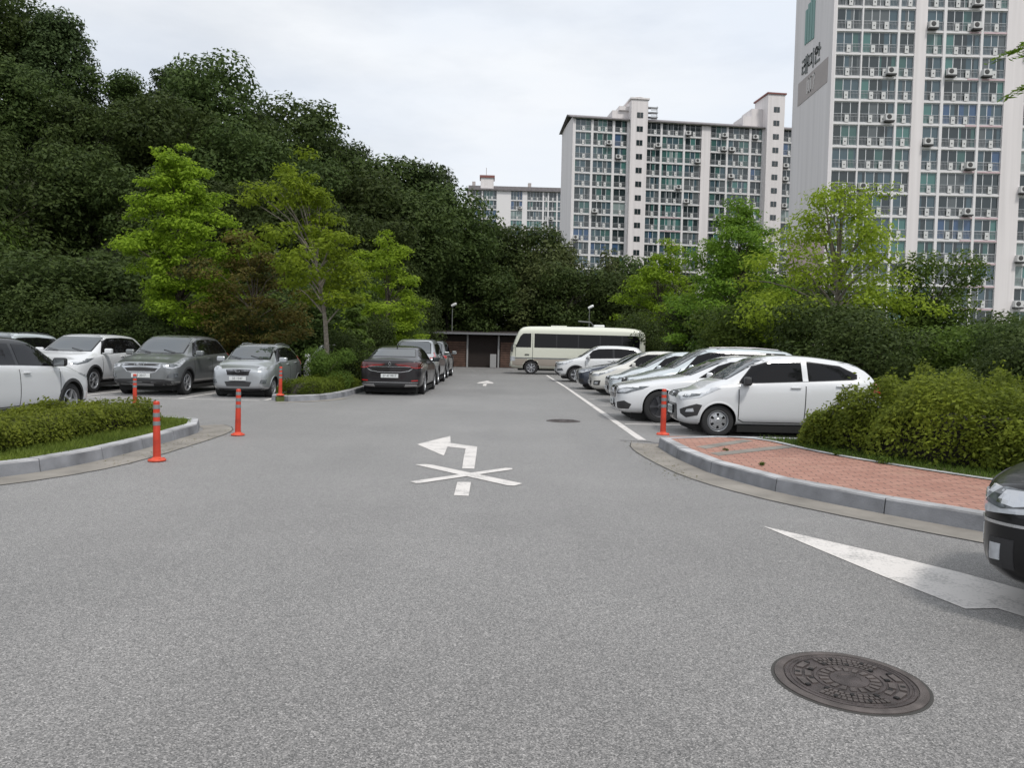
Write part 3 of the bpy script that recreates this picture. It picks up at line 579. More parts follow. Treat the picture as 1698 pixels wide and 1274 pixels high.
def patch(tree, pts, d, off_=.004, step=.06, thick=.004, arches=(), nz=2):
    """a thin conforming panel: polygon pts (3D, seen along d) laid on the body surface; returns bmesh"""
    d = Vector(d).normalized(); v_ = Vector((0, 0, 1)); v_ = (v_-d*v_.dot(d)).normalized(); u_ = d.cross(v_)
    P = [Vector(p) for p in pts]; c = Vector((0, 0, .7)); cen = sum(P, Vector())/len(P)
    bm = bmesh.new(); bm.faces.new([bm.verts.new(((p-c).dot(u_), (p-c).dot(v_), 0)) for p in P]); bmesh.ops.triangulate(bm, faces=bm.faces[:])
    for ax in (0, 1):
        lo = min(v.co[ax] for v in bm.verts); hi = max(v.co[ax] for v in bm.verts); n_ = int((hi-lo)/step)+1
        for i in range(1, n_):
            co = Vector((0, 0, 0)); co[ax] = lo+(hi-lo)*i/n_; no = Vector((0, 0, 0)); no[ax] = 1
            bmesh.ops.bisect_plane(bm, geom=bm.verts[:]+bm.edges[:]+bm.faces[:], plane_co=co, plane_no=no, dist=1e-5)
    bad = []
    for v in bm.verts:
        o_ = c+u_*v.co.x+v_*v.co.y; h = tree.ray_cast(o_-d*6, d)
        if h[0] is None: bad.append(v); v.co = o_; continue
        nrm = h[1] if h[1].dot(d) < 0 else -h[1]
        if nz < 1 and (nrm.z > nz or abs((h[0]-cen).dot(d)) > .42): bad.append(v); v.co = o_; continue
        v.co = h[0]+nrm*off_-d*.0005
    if bad: bmesh.ops.delete(bm, geom=bad, context='VERTS')
    if arches:
        kill = [fc for fc in bm.faces if any((Vector((fc.calc_center_median().x-a[0], 0, fc.calc_center_median().z-a[1]))).length < a[2] for a in arches)]
        bmesh.ops.delete(bm, geom=kill, context='FACES')
    for fc in bm.faces:
        fc.normal_update()
        if fc.normal.dot(d) > 0: fc.normal_flip()
        fc.smooth = True
    # rim going back into the body so that the panel has an edge
    be = [e for e in bm.edges if e.is_boundary]
    r = bmesh.ops.extrude_edge_only(bm, edges=be); nv = [g_ for g_ in r['geom'] if isinstance(g_, bmesh.types.BMVert)]
    for v in nv: v.co += d*(off_+thick)
    for g_ in r['geom']:
        if isinstance(g_, bmesh.types.BMFace): g_.smooth = False
    return bm
def mirror(pts): return [(x, -y, z) for x, y, z in pts]
def wheel(root, x, y, r_, wd, style, side, rimm):
    """wheel on the side given by sign of y; built along local Y"""
    M = Matrix.Translation((x, y, r_)) @ Matrix.Rotation(R(-90)*side, 4, 'X')
    bm = bmesh.new(); q = r_; rr_ = r_*.67
    lathe(bm, [(rr_, -wd), (q*.96, -wd), (q, -wd*.85), (q, -wd*.16), (q*.975, -wd*.04), (q*.93, .0), (q*.80, .008), (rr_*1.03, .004), (rr_, -.01)], 36, M)
    ty = obj('wheel', bm, 'tyre', root)
    bm = bmesh.new(); lathe(bm, [(rr_*1.0, -.004), (rr_*.965, .004), (rr_*.93, -.004), (rr_*.90, -.045), (rr_*.88, -.05)], 36, M)
    if style == 'cap':   # steel wheel cap with rounded openings
        lathe(bm, [(rr_*.90, -.04), (rr_*.80, -.014), (rr_*.72, -.012)], 36, M); lathe(bm, [(rr_*.45, .002), (rr_*.25, .006), (rr_*.2, .012), (.001, .014)], 24, M)
        n_, wf = 6, .62
    else:
        lathe(bm, [(rr_*.26, -.01), (rr_*.22, .0), (rr_*.1, .004), (.001, .004)], 20, M); n_, wf = {'five': (5, .36), 'ten': (10, .42), 'seven': (7, .38)}[style], 0
        if isinstance(n_, tuple): n_, wf = n_
    a1, b1 = ((rr_*.72, rr_*.42) if style == 'cap' else (rr_*.93, rr_*.2))
    for i in range(n_):
        t0 = 2*math.pi*i/n_; ww = math.pi/n_*wf
        vs = []
        for rd, k, dz in ((b1, 1.3 if style != 'cap' else 1, -.004 if style != 'cap' else .001), (a1, .75 if style != 'cap' else 1, -.010)):
            for sg in (-1, 1): vs.append((rd*math.cos(t0+sg*ww*k), rd*math.sin(t0+sg*ww*k), dz)); 
        V_ = [bm.verts.new(M @ Vector(p)) for p in vs]; W_ = [bm.verts.new(M @ Vector((p[0], p[1], p[2]-.03))) for p in vs]
        for fq in ((V_[0], V_[1], V_[3], V_[2]), (V_[0], V_[2], W_[2], W_[0]), (V_[1], W_[1], W_[3], V_[3])): bm.faces.new(fq)
    bmesh.ops.recalc_face_normals(bm, faces=bm.faces[:])
    obj('rim', bm, rimm, ty)
    bm = bmesh.new(); lathe(bm, [(rr_*.92, -.06), (.001, -.062)], 24, M); obj('brake_disc', bm, 'alloy_dark' if style != 'cap' else 'plastic', ty)
def emblem(root, x, y, z, a, b, d=(1, 0, 0), kind='oval'):
    """small raised chrome badge facing d"""
    d = Vector(d).normalized(); s_ = Vector((0, 0, 1)).cross(d).normalized(); M = Matrix(((s_.x, 0, d.x, x), (s_.y, 0, d.y, y), (s_.z, 1, d.z, z), (0, 0, 0, 1)))
    bm = bmesh.new(); n_ = 24
    if kind == 'diamond': ring = [(0, b), (a, 0), (0, -b), (-a, 0)]
    else: ring = [(a*math.cos(2*math.pi*i/n_), b*math.sin(2*math.pi*i/n_)) for i in range(n_)]
    kk = .74
    A = [bm.verts.new(M @ Vector((p[0], p[1], .012))) for p in ring]; B = [bm.verts.new(M @ Vector((p[0]*kk, p[1]*kk, .012))) for p in ring]; C_ = [bm.verts.new(M @ Vector((p[0], p[1], -.03))) for p in ring]
    for i in range(len(ring)):
        j = (i+1) % len(ring); bm.faces.new((A[i], A[j], B[j], B[i])); bm.faces.new((C_[i], C_[j], A[j], A[i]))
    def bar(x0, y0, x1, y1, t_):
        p0 = Vector((x0, y0)); p1 = Vector((x1, y1)); dd = (p1-p0).normalized(); n2 = Vector((-dd.y, dd.x))*t_
        bm.faces.new([bm.verts.new(M @ Vector((p.x, p.y, .0125))) for p in (p0-n2, p1-n2, p1+n2, p0+n2)])
    if kind == 'h': bar(-a*.35, -b*.6, -a*.2, b*.6, a*.08); bar(a*.2, -b*.6, a*.35, b*.6, a*.08); bar(-a*.3, 0, a*.3, 0, a*.07)
    if kind == 'oval':
        for k in (-.4, 0, .4): bar(a*k-.1*a, -b*.45, a*k+.1*a, b*.45, a*.06)
    if kind == 'star':
        for ang in (90, 210, 330): bar(0, 0, a*.9*math.cos(R(ang)), b*.9*math.sin(R(ang)), a*.09)
    bmesh.ops.recalc_face_normals(bm, faces=bm.faces[:]); return obj('emblem', bm, 'chrome', root)
def plate(root, x, z, w_, h_, text, front=True, y=0, tilt=0):
    bm = bmesh.new(); box(bm, -.008, .008, -w_/2, w_/2, -h_/2, h_/2); bevel(bm, .003, 1); o = obj('licence_plate', bm, 'plate', root); o.location = (x, y, z)
    if not front: o.rotation_euler = (0, 0, math.pi)
    me = text_mesh(text, h_*.86); me.transform(Matrix.Diagonal((.92, 1, 1, 1)))
    t = link('lettering', me, ['plate_text'], o); t.location = (.0095, 0, 0); t.rotation_euler = (R(90), 0, R(90)); return o
def car(name, loc, heading, S, label, cat, group=None, scale=1):
    """S: specification of the body. x forward, y left, z up"""
    root = empty(name, loc, heading, label, cat, group)
    Lh, Wh, H = S['L']/2, S['W']/2, S['H']; g = S.get('clear', .2); zn, zc = S['nose'], S['cowl']; xc, xh, xr, xb = S['xc'], S['xh'], S['xr'], S['xb']; zd = S['deck']; bf, br = S['belt']
    tw_, cw_ = S.get('roofw', .70), S.get('cowlw', .86)
    belt = lambda x: br+(bf-br)*(x+Lh)/(2*Lh)
    st = []   # x, half width, bottom, belt z, top z, top half width factor, roof edge drop
    def hood(x, wf, zt, zb): st.append((x, Wh*wf, zb, zt-.09, zt, wf*.80, .035))
    hood(Lh, .60, zn-.10, g+.14); hood(Lh-.05, .80, zn-.035, g+.06); hood(Lh-.19, .945, zn+.005, g); hood(Lh-.45, .985, zn+.045, g)
    hx = xc+.12; hood((hx+Lh-.45)/2, .995, zn+(zc-zn)*.62+.02, g)
    st.append((hx, Wh, g, min(belt(hx), zc-.07), zc, cw_*.93, .03)); st.append((xc-.04, Wh, g, belt(xc), zc+.035, cw_*.92, .03))
    st.append((xh+.10, Wh, g, belt(xh), H-.065, tw_*1.02, .05)); st.append((xh-.18, Wh, g, belt(xh-.2), H-.012, tw_, .05)); 
    xm = (xh+xr)/2; st.append((xm, Wh, g, belt(xm), H, tw_, .05)); st.append((xr+.12, Wh, g, belt(xr), H-S.get('rdrop', .04), tw_*.98, .05)); st.append((xr-.12, Wh*.995, g, belt(xr-.1), H-S.get('rdrop', .04)-.05, tw_*.95, .05))
    if S['type'] == 'sedan':
        st.append((xb, Wh*.985, g, zd-.07, zd+.02, cw_*.86, .03)); st.append((xb-.16, Wh*.98, g, zd-.08, zd, cw_*.9, .03))
        st.append((-Lh+.18, Wh*.95, g+.02, zd-.08, zd, .80, .03)); st.append((-Lh+.04, Wh*.88, g+.06, zd-.1, zd-.02, .74, .04)); st.append((-Lh, Wh*.74, g+.14, zd-.16, zd-.10, .60, .05))
    else:
        st.append((xb+.10, Wh*.975, g+.02, br, br+.17, .78, .04)); st.append((-Lh+.10, Wh*.93, g+.03, br-.06, br+.01, .76, .04)); st.append((-Lh+.02, Wh*.87, g+.08, br-.16, br-.10, .72, .04)); st.append((-Lh, Wh*.76, g+.16, br-.26, br-.2, .62, .04))
    bm = bmesh.new(); rings = []
    for (x, w_, zb, zbe, zt, tf, dr) in st:
        wt = Wh*tf; hh = zbe-zb
        half = [(0, zb), (w_*.70, zb), (w_*.93, zb+.05*1), (w_*.99, zb+hh*.30), (w_*1.0, zb+hh*.66), (w_*.975, zbe-.015), (w_*.925 if zt-zbe > .2 else w_*.90, zbe+min(.04, (zt-zbe)*.4)), (wt+(w_*.92-wt)*.45, zbe+(zt-zbe)*.58), (wt, zt-dr), (wt*.80, zt-dr*.22), (wt*.4, zt-.002), (0, zt)]
        pts = [(x, y, z) for y, z in half]+[(x, -y, z) for y, z in half[-2:0:-1]]
        rings.append([bm.verts.new(p) for p in pts])
    n_ = len(rings[0])
    for a, b in zip(rings, rings[1:]):
        for i in range(n_): bm.faces.new((a[i], b[i], b[(i+1) % n_], a[(i+1) % n_]))
    for rg in (rings[0], rings[-1]):   # caps as quads across
        for i in range(n_//2-1): bm.faces.new((rg[(n_-i) % n_], rg[i], rg[i+1], rg[n_-i-1])) if i else bm.faces.new((rg[0], rg[1], rg[n_-1]))
        k = n_//2-1; bm.faces.new((rg[k], rg[k+1], rg[k+2])) if False else None
    for rg in (rings[0], rings[-1]):
        k = n_//2; bm.faces.new((rg[k-1], rg[k], rg[k+1]))
    bmesh.ops.recalc_face_normals(bm, faces=bm.faces[:])
    ra = S['wr']; ax1, ax2 = S['axles']; ar = ra+S.get('gapw', .045)
    cuts = [(ax, y0, y1, ra, ar) for ax in (ax1, ax2) for y0, y1 in ((-Wh-.2, -Wh+.32), (Wh-.32, Wh+.2))]
    me, tree = subsurf_mesh(bm, 2, cuts); me.materials[0] = MATS[S['paint']]
    try: me.set_sharp_from_angle(angle=R(40))
    except Exception: pass
    body = link('body', me, [], root, True)
    if S.get('roof_paint'):
        me.materials.append(MATS[S['roof_paint']]); k = len(me.materials)-1
        for q in me.polygons:
            c_ = q.center
            if q.material_index == 0 and c_.z > belt(c_.x)+.05 and c_.x < xc-.02: q.material_index = k
    arches = [(ax1, ra, ar+.004), (ax2, ra, ar+.004)]
    big = Wh+1
    def side_patch(nm, poly, m_, off_=.004, step=.07, kids=None, parent=None, arch=False, thick=.004):
        r_ = []
        for s in (1, -1):
            bm = patch(tree, [(x, s*big, z) for x, z in poly], (0, -s, 0), off_, step, thick, arches if arch else ())
            r_.append(obj(nm, bm, m_, parent or root))
        return r_
    def fr_patch(nm, poly, m_, off_=.004, rear=False, step=.06, thick=.004, parent=None):
        s = -1 if rear else 1
        return obj(nm, patch(tree, [(s*3, y, z) for y, z in poly], (-s, 0, 0), off_, step, thick), m_, parent or root)
    sym = lambda h: [(y, z) for y, z in h]+[(-y, z) for y, z in h[::-1]]
    # glass
    ws = S.get('ws'); 
    wb, wt_ = Wh*cw_*.80, Wh*tw_*.93
    z0_, z1_ = zc+.035, H-.085
    fr_patch('windscreen_trim', sym([(wb+.04, z0_-.012), (wt_+.035, z1_+.02)]), 'gloss_black', .0025)
    wsn = fr_patch('windscreen', sym([(wb, z0_+.01), (wt_, z1_-.012)]), 'glass', .0055)
    for s in (-1, 1): 
        bm = bmesh.new(); tube(bm, [(xc+.02, s*wb*.55+.1, z0_+.02), (xc-.12, s*wb*.55-.28, z0_+.09)], .008, 5); obj('wiper', bm, 'plastic', root)
    if S['type'] == 'sedan':
        fr_patch('rear_window_trim', sym([(Wh*.70, zd+.055), (Wh*tw_*.90, H-.10)]), 'gloss_black', .0025, True); fr_patch('rear_window', sym([(Wh*.67, zd+.075), (Wh*tw_*.86, H-.125)]), 'glass', .0055, True)
    else:
        fr_patch('rear_window_trim', sym([(Wh*.72, br+.07), (Wh*tw_*.92, H-.12)]), 'gloss_black', .0025, True); fr_patch('rear_window', sym([(Wh*.69, br+.095), (Wh*tw_*.87, H-.15)]), 'glass', .0055, True)
    for i, poly in enumerate(S['side_glass']):
        if i == 0: side_patch('window_trim', poly, S.get('trim', 'gloss_black'), .0035, step=.035)
        else: side_patch('side_window', poly, 'side_glass', .0075, step=.035)
    for poly in S.get('pillars', []): side_patch('door_pillar', poly, S['paint'], .009)
    # panel gaps
    lines = S.get('gaps', []); bl = bmesh.new()
    for ln in lines:
        for (a, b) in zip(ln, ln[1:]):
            a = Vector(a); b = Vector(b); t_ = (b-a).normalized(); n2 = Vector((-t_.y, t_.x))*.008
            for s in (1, -1):
                q = patch(tree, [(p.x, s*big, p.y) for p in (a-n2, b-n2, b+n2, a+n2)], (0, -s, 0), .0015, .08, .001); tm = bpy.data.meshes.new('t'); q.to_mesh(tm); q.free(); bl.from_mesh(tm); bpy.data.meshes.remove(tm)
    hl_ = [(Wh*.80, zc-.02), (Wh*.79, zn+.02)]
    for s in (1, -1):
        pass
    obj('panel_gaps', bl, 'gap', root)
    # handles
    for (hx_, hz_) in S.get('handles', []):
        for s in (1, -1):
            h = tree.ray_cast(Vector((hx_, s*3, hz_)), Vector((0, -s, 0)))
            y = h[0].y
            bm = bmesh.new(); box(bm, hx_-.09, hx_+.09, y-.004 if s > 0 else y-.034, y+.034 if s > 0 else y+.004, hz_-.013, hz_+.013); bevel(bm, .008, 2); obj('door_handle', bm, S.get('handle', S['paint']), root)
    # mirrors
    mx_, mz_ = S['mirror']
    for s in (1, -1):
        bm = bmesh.new(); bmesh.ops.create_cube(bm, size=1); M = Matrix.Translation((mx_, s*(Wh+.075), mz_)) @ Matrix.Rotation(R(-12)*s, 4, 'Z') @ Matrix.Diagonal((.13, .23, .155, 1)); bmesh.ops.transform(bm, matrix=M, verts=bm.verts[:])
        bevel(bm, .045, 4)
        for fc in bm.faces: fc.smooth = True
        k = len(bm.verts); box(bm, mx_-.02, mx_+.04, *(sorted((s*(Wh-.12), s*(Wh+.0)))), mz_-.075, mz_-.045, 0)
        o = obj('wing_mirror', bm, S.get('mirrorm', S['paint']), root)
        bm = bmesh.new(); M2 = M @ Matrix.Translation((-.52, 0, 0)); vs = [bm.verts.new(M2 @ Vector((0, a, b))) for a, b in ((-.38, -.36), (.38, -.36), (.38, .36), (-.38, .36))]; bm.faces.new(vs); obj('mirror_glass', bm, 'glass', o)
    # wheels
    yw = Wh-.045
    for ax in (ax1, ax2):
        for s in (1, -1): wheel(root, ax, s*yw, ra, .2, S.get('rim', 'five'), s, S.get('rimm', 'alloy'))
    # detail panels
    for it in S['details']:
        nm, kind, poly, m_ = it[:4]; o_ = it[4] if len(it) > 4 else .004
        if kind == 'front': fr_patch(nm, sym(poly), m_, o_)
        elif kind == 'front2':
            for s in (1, -1): fr_patch(nm, [(s*y, z) for y, z in poly], m_, o_, step=.04)
        elif kind == 'rear': fr_patch(nm, sym(poly), m_, o_, True)
        elif kind == 'rear2':
            for s in (1, -1): fr_patch(nm, [(s*y, z) for y, z in poly], m_, o_, True, step=.04)
        elif kind == 'side': side_patch(nm, poly, m_, o_, arch=True)
        elif kind in ('diag', 'rdiag'):   # points (x, y, z) near the surface seen at an angle
            ang = R(it[5] if len(it) > 5 else 40); sx = 1 if kind == 'diag' else -1
            for s in (1, -1): obj(nm, patch(tree, [(x, s*y, z) for x, y, z in poly], (-sx*math.cos(ang), -s*math.sin(ang), 0), o_, .04, .006, (), .80), m_, root)
        elif kind == 'arch':
            for ax in (ax1, ax2):
                for s in (1, -1):
                    bm = bmesh.new(); n_ = 28; a0 = math.acos(min(1, max(-1, -(ra-g)/(ar+.02))))-math.pi/2
                    ins = []; 
                    for i in range(n_+1):
                        t_ = -.25+(math.pi+.5)*i/n_
                        if ra+ar*math.sin(t_) < g+.03: continue
                        row = []
                        for rd in (ar-.012, ar+poly*.5, ar+poly):
                            x = ax+rd*math.cos(t_); z = ra+rd*math.sin(t_); h = tree.ray_cast(Vector((x, s*3, z)), Vector((0, -s, 0)))
                            y = h[0].y if h[0] is not None and abs(h[0].y) > Wh*.8 else s*Wh*.93
                            row.append(bm.verts.new((x, y+s*(.012 if rd < ar+poly*.9 else .002), max(z, g-.02))))
                        ins.append(row)
                    for p, q in zip(ins, ins[1:]):
                        for j in range(2):
                            try: bm.faces.new((p[j], q[j], q[j+1], p[j+1])).smooth = True
                            except ValueError: pass
                    bmesh.ops.recalc_face_normals(bm, faces=bm.faces[:]); obj('arch_moulding', bm, m_, root)
        elif kind == 'box':
            bm = bmesh.new(); box(bm, *poly); bevel(bm, min(.01, .2*min(poly[1]-poly[0], poly[3]-poly[2], poly[5]-poly[4])), 2); obj(nm, bm, m_, root)
        elif kind == 'rails':
            for s in (1, -1):
                bm = bmesh.new(); y = s*Wh*tw_*.86; pts = []
                for q, up in ((0, .0), (.06, .03), (.3, .038), (.6, .038), (.94, .03), (1, 0)):
                    x = poly[0]+(poly[1]-poly[0])*q; hh_ = tree.ray_cast(Vector((x, y, 4)), Vector((0, 0, -1)))[0]; pts.append((x, y, hh_.z+up))
                tube(bm, pts, .012, 6); obj('roof_rail', bm, m_, root)
        elif kind == 'lathe_lamp':   # round lamp lens facing forward/outward
            x, y, z, r_, ang = poly
            for s in (1, -1):
                d = Vector((math.cos(R(ang)), s*math.sin(R(ang)), .12)).normalized(); Mq = d.to_track_quat('Z', 'Y').to_matrix().to_4x4(); Mq.translation = Vector((x, s*y, z))
                bm = bmesh.new(); lathe(bm, [(r_, -.05), (r_, 0), (r_*.9, .014), (r_*.55, .028), (.001, .034)], 24, Mq); obj(nm, bm, m_, root)
        elif kind == 'fin':
            bm = bmesh.new(); x, z = poly; vs = [bm.verts.new(p) for p in ((x-.08, -.02, z), (x-.08, .02, z), (x+.08, .012, z), (x+.08, -.012, z), (x-.08, 0, z+.07))]
            for q in ((0, 1, 2, 3), (0, 3, 4), (3, 2, 4), (2, 1, 4), (1, 0, 4)): bm.faces.new([vs[j] for j in q])
            obj(nm, bm, m_, root)
    for e in S.get('emblems', []):
        x, z, a, b, k = e[:5]; d = (1, 0, 0) if x > 0 else (-1, 0, 0)
        h = tree.ray_cast(Vector((3*d[0], 0, z)), Vector((-d[0], 0, 0))); emblem(root, h[0].x+.006*d[0], 0, z, a, b, d, k)
    for p in S.get('plates', []):
        fr, z, w_, h_, txt = p; s = 1 if fr else -1
        h = tree.ray_cast(Vector((3*s, 0, z)), Vector((-s, 0, 0))); h2 = tree.ray_cast(Vector((3*s, w_*.48, z+h_*.3)), Vector((-s, 0, 0)))
        plate(root, h[0].x+s*.028, z, w_, h_, txt, fr)
    # dark underside so that no light passes under the sills
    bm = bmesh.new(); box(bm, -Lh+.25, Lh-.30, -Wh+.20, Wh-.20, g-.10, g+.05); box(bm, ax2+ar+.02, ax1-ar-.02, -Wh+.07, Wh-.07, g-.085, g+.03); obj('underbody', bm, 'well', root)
    root.scale = (scale,)*3
    return root
# -- the individual cars
def side_windows(S, doors, z0f, z0r, zt, pts_front, pts_rear):
    pass
HATCH = dict(type='hatch', L=3.6, W=1.60, H=1.48, nose=.80, cowl=.99, xc=.98, xh=.30, xr=-1.28, xb=-1.72, deck=.9, belt=(.88, .98), wr=.285, axles=(1.13, -1.24), clear=.18, mirror=(.66, 1.0))
def glassline(S, zf, zr, xf, xe, xr_top, drop=.092, apex=None):
    """outline of the whole side glass: low front corner, roof line, rear corner"""
    H = S['H']; xh = S['xh']
    return [(xf, zf), (xh+.22, H-.22), (xh-.05, H-.135), (xh-.35, H-drop-.028), ((xh+xr_top)/2-.1, H-drop-.016), (xr_top, H-drop-.045-(S.get('rdrop', .04)-.04)*.8), (xe, zr+.10), (xe+.02, zr+.02), (xe+.1, zr)]
def shrink(poly, d):
    o = []; n_ = len(poly)
    A = sum(poly[i][0]*poly[(i+1) % n_][1]-poly[(i+1) % n_][0]*poly[i][1] for i in range(n_)); s = 1 if A > 0 else -1
    for i in range(n_):
        a = Vector(poly[i-1]); b = Vector(poly[i]); c = Vector(poly[(i+1) % n_]); n1 = Vector((-(b-a).y, (b-a).x)).normalized()*s; n2 = Vector((-(c-b).y, (c-b).x)).normalized()*s
        k = (n1+n2); k = k/max(.4, k.length_squared/2)*.5*1.0 if k.length > 1e-4 else n1
        k = (n1+n2).normalized()/max(.5, (n1+n2).normalized().dot(n1)); o.append((b.x+k.x*d, b.y+k.y*d))
    return o
def cutpoly(poly, x0, x1):
    """part of an x-monotone-ish polygon between x0 and x1"""
    def clip(pl, x, keep):
        o = []
        for i in range(len(pl)):
            a, b = pl[i-1], pl[i]; ia, ib = (a[0] >= x) == keep, (b[0] >= x) == keep
            if ia != ib: t_ = (x-a[0])/(b[0]-a[0]); o.append((x, a[1]+(b[1]-a[1])*t_))
            if ib: o.append(b)
        return o
    return clip(clip(poly, x0, True), x1, False)
def glz(S, zf, zr, xf, xe, xr_top, pill, pw=.10, **k):
    o = glassline(S, zf, zr, xf, xe, xr_top, **k); i_ = shrink(o, .02)
    xs_ = [-9]+sorted([v for p in pill for v in (p-pw/2, p+pw/2)])+[9]
    gl = [cutpoly(i_, xs_[j], xs_[j+1]) for j in range(0, len(xs_), 2)]
    return [o]+[q for q in gl if len(q) > 2], [cutpoly(o, p-pw/2+.012, p+pw/2-.012) for p in pill]
def door_gaps(S, x0, x1, x2, zt, zt2, g_=.27):
    a2 = S['axles'][1]; r_ = S['wr']+.1
    return [[(x0, zt-.02), (x0-.0, g_+.05), (x0-.1, g_)], [(x0-.1, g_), (x2+.35, g_)], [(x1, zt), (x1+.02, g_)], [(x2, zt2), (a2+r_*.8+.02, S['wr']+r_*.75), (a2+r_+.04, g_)]]
# white city hatchback, nearest in the right row
S = dict(HATCH); S.update(rdrop=.09, belt=(.87, 1.0), paint='paint_white', rim='cap', mirrorm='plastic', handle='paint_white', trim='gloss_black')
S['side_glass'], S['pillars'] = glz(S, .945, 1.05, .80, -1.34, -1.05, [-.40], .12, drop=.10); S['pillars'] = [S['pillars'][0]]
S['gaps'] = door_gaps(S, .78, -.40, -1.2, .93, 1.0); S['handles'] = [(-.22, .90), (-1.02, .94)]
S['plates'] = [(True, .44, .335, .155, '18 9207')]; S['emblems'] = [(1, .735, .055, .028, 'oval')]
S['details'] = [('headlight', 'diag', [(1.74, .42, .70), (1.70, .50, .63), (1.5, .80, .70), (1.17, .83, .86), (1.25, .80, .875), (1.6, .55, .80)], 'lamp', .008, 42),
    ('lamp_inner', 'diag', [(1.66, .52, .70), (1.60, .60, .675), (1.46, .74, .72), (1.44, .74, .79), (1.6, .56, .765)], 'lamp_dark', .0095, 42),
    ('grille', 'front', [(.30, .685), (.34, .72), (.30, .755), (.08, .775)], 'plastic', .006), ('grille_surround', 'front', [(.33, .665), (.37, .72), (.32, .775), (.08, .795)], 'chrome', .003),
    ('lower_grille', 'front', [(.36, .27), (.43, .36), (.40, .54), (.36, .56)], 'gloss_black', .006), ('fog_lamp_recess', 'diag', [(1.7, .52, .40), (1.70, .50, .47), (1.5, .74, .58), (1.45, .80, .56), (1.5, .76, .38), (1.6, .6, .33)], 'plastic', .006, 45),
    ('fog_lamp', 'diag', [(1.62, .60, .43), (1.60, .62, .48), (1.53, .70, .50), (1.52, .71, .44)], 'lamp', .009, 45),
    ('tail_lamp', 'rdiag', [(-1.72, .62, .80), (-1.55, .78, .82), (-1.60, .72, 1.0), (-1.68, .64, 1.0)], 'red_lamp', .007, 50), ('arch', 'arch', .018, 'paint_white'), ('sill', 'side', [(.80, .17), (.80, .225), (-.85, .225), (-.85, .17)], 'plastic', .004)]
SP = S
car('parked_car', (2.98+1.8, 14.3, 0), math.pi, S, 'small white hatchback with black door mirrors, parked beside the brick pavement', 'car', 'cars parked in the right-hand row')
# long white saloon with star badge, second in the row
S = dict(type='sedan', L=4.94, W=1.88, H=1.43, nose=.78, cowl=.97, xc=.98, xh=.15, xr=-1.05, xb=-1.75, deck=1.0, belt=(.86, .96), wr=.34, axles=(1.60, -1.30), clear=.16, mirror=(.62, 1.0), paint='paint_white', rim='five', rimm='alloy_dark', roofw=.68)
S['side_glass'], S['pillars'] = glz(S, .95, 1.02, .80, -1.42, -1.05, [-.35], .10); S['pillars'] = []
S['gaps'] = door_gaps(S, .86, -.35, -1.25, .92, .98); S['handles'] = [(-.15, .86), (-1.1, .9)]
S['plates'] = [(True, .40, .42, .11, '52 6130')]; S['emblems'] = [(1, .60, .085, .085, 'star')]
S['details'] = [('headlight', 'diag', [(2.40, .50, .58), (2.2, .76, .60), (1.95, .88, .70), (1.85, .90, .76), (2.15, .74, .74), (2.38, .52, .66)], 'lamp_dark', .007, 40),
    ('lamp_inner', 'diag', [(2.36, .56, .61), (2.2, .74, .63), (2.08, .80, .69), (2.2, .72, .705), (2.35, .56, .66)], 'lamp', .009, 40),
    ('grille', 'front', [(.34, .49), (.46, .60), (.42, .70), (.10, .715)], 'gloss_black', .006), ('grille_surround', 'front', [(.36, .47), (.49, .60), (.44, .72), (.10, .735)], 'chrome', .003), ('grille_bar', 'front', [(.43, .585), (.43, .612)], 'chrome', .012),
    ('lower_grille', 'front', [(.30, .27), (.36, .36), (.10, .38)], 'plastic', .006), ('air_intake', 'diag', [(2.40, .52, .27), (2.40, .50, .40), (2.25, .74, .45), (2.15, .84, .38), (2.2, .80, .28)], 'plastic', .006, 40),
    ('tail_lamp', 'rdiag', [(-2.3, .6, .75), (-2.05, .86, .80), (-2.05, .86, .92), (-2.3, .6, .9)], 'red_lamp', .007, 40), ('arch', 'arch', .018, 'paint_white')]
SM = S
car('parked_car', (2.22+2.47, 16.85, 0), math.pi, S, 'long white saloon with star badge, parked just beyond the small white hatchback', 'car', 'cars parked in the right-hand row')
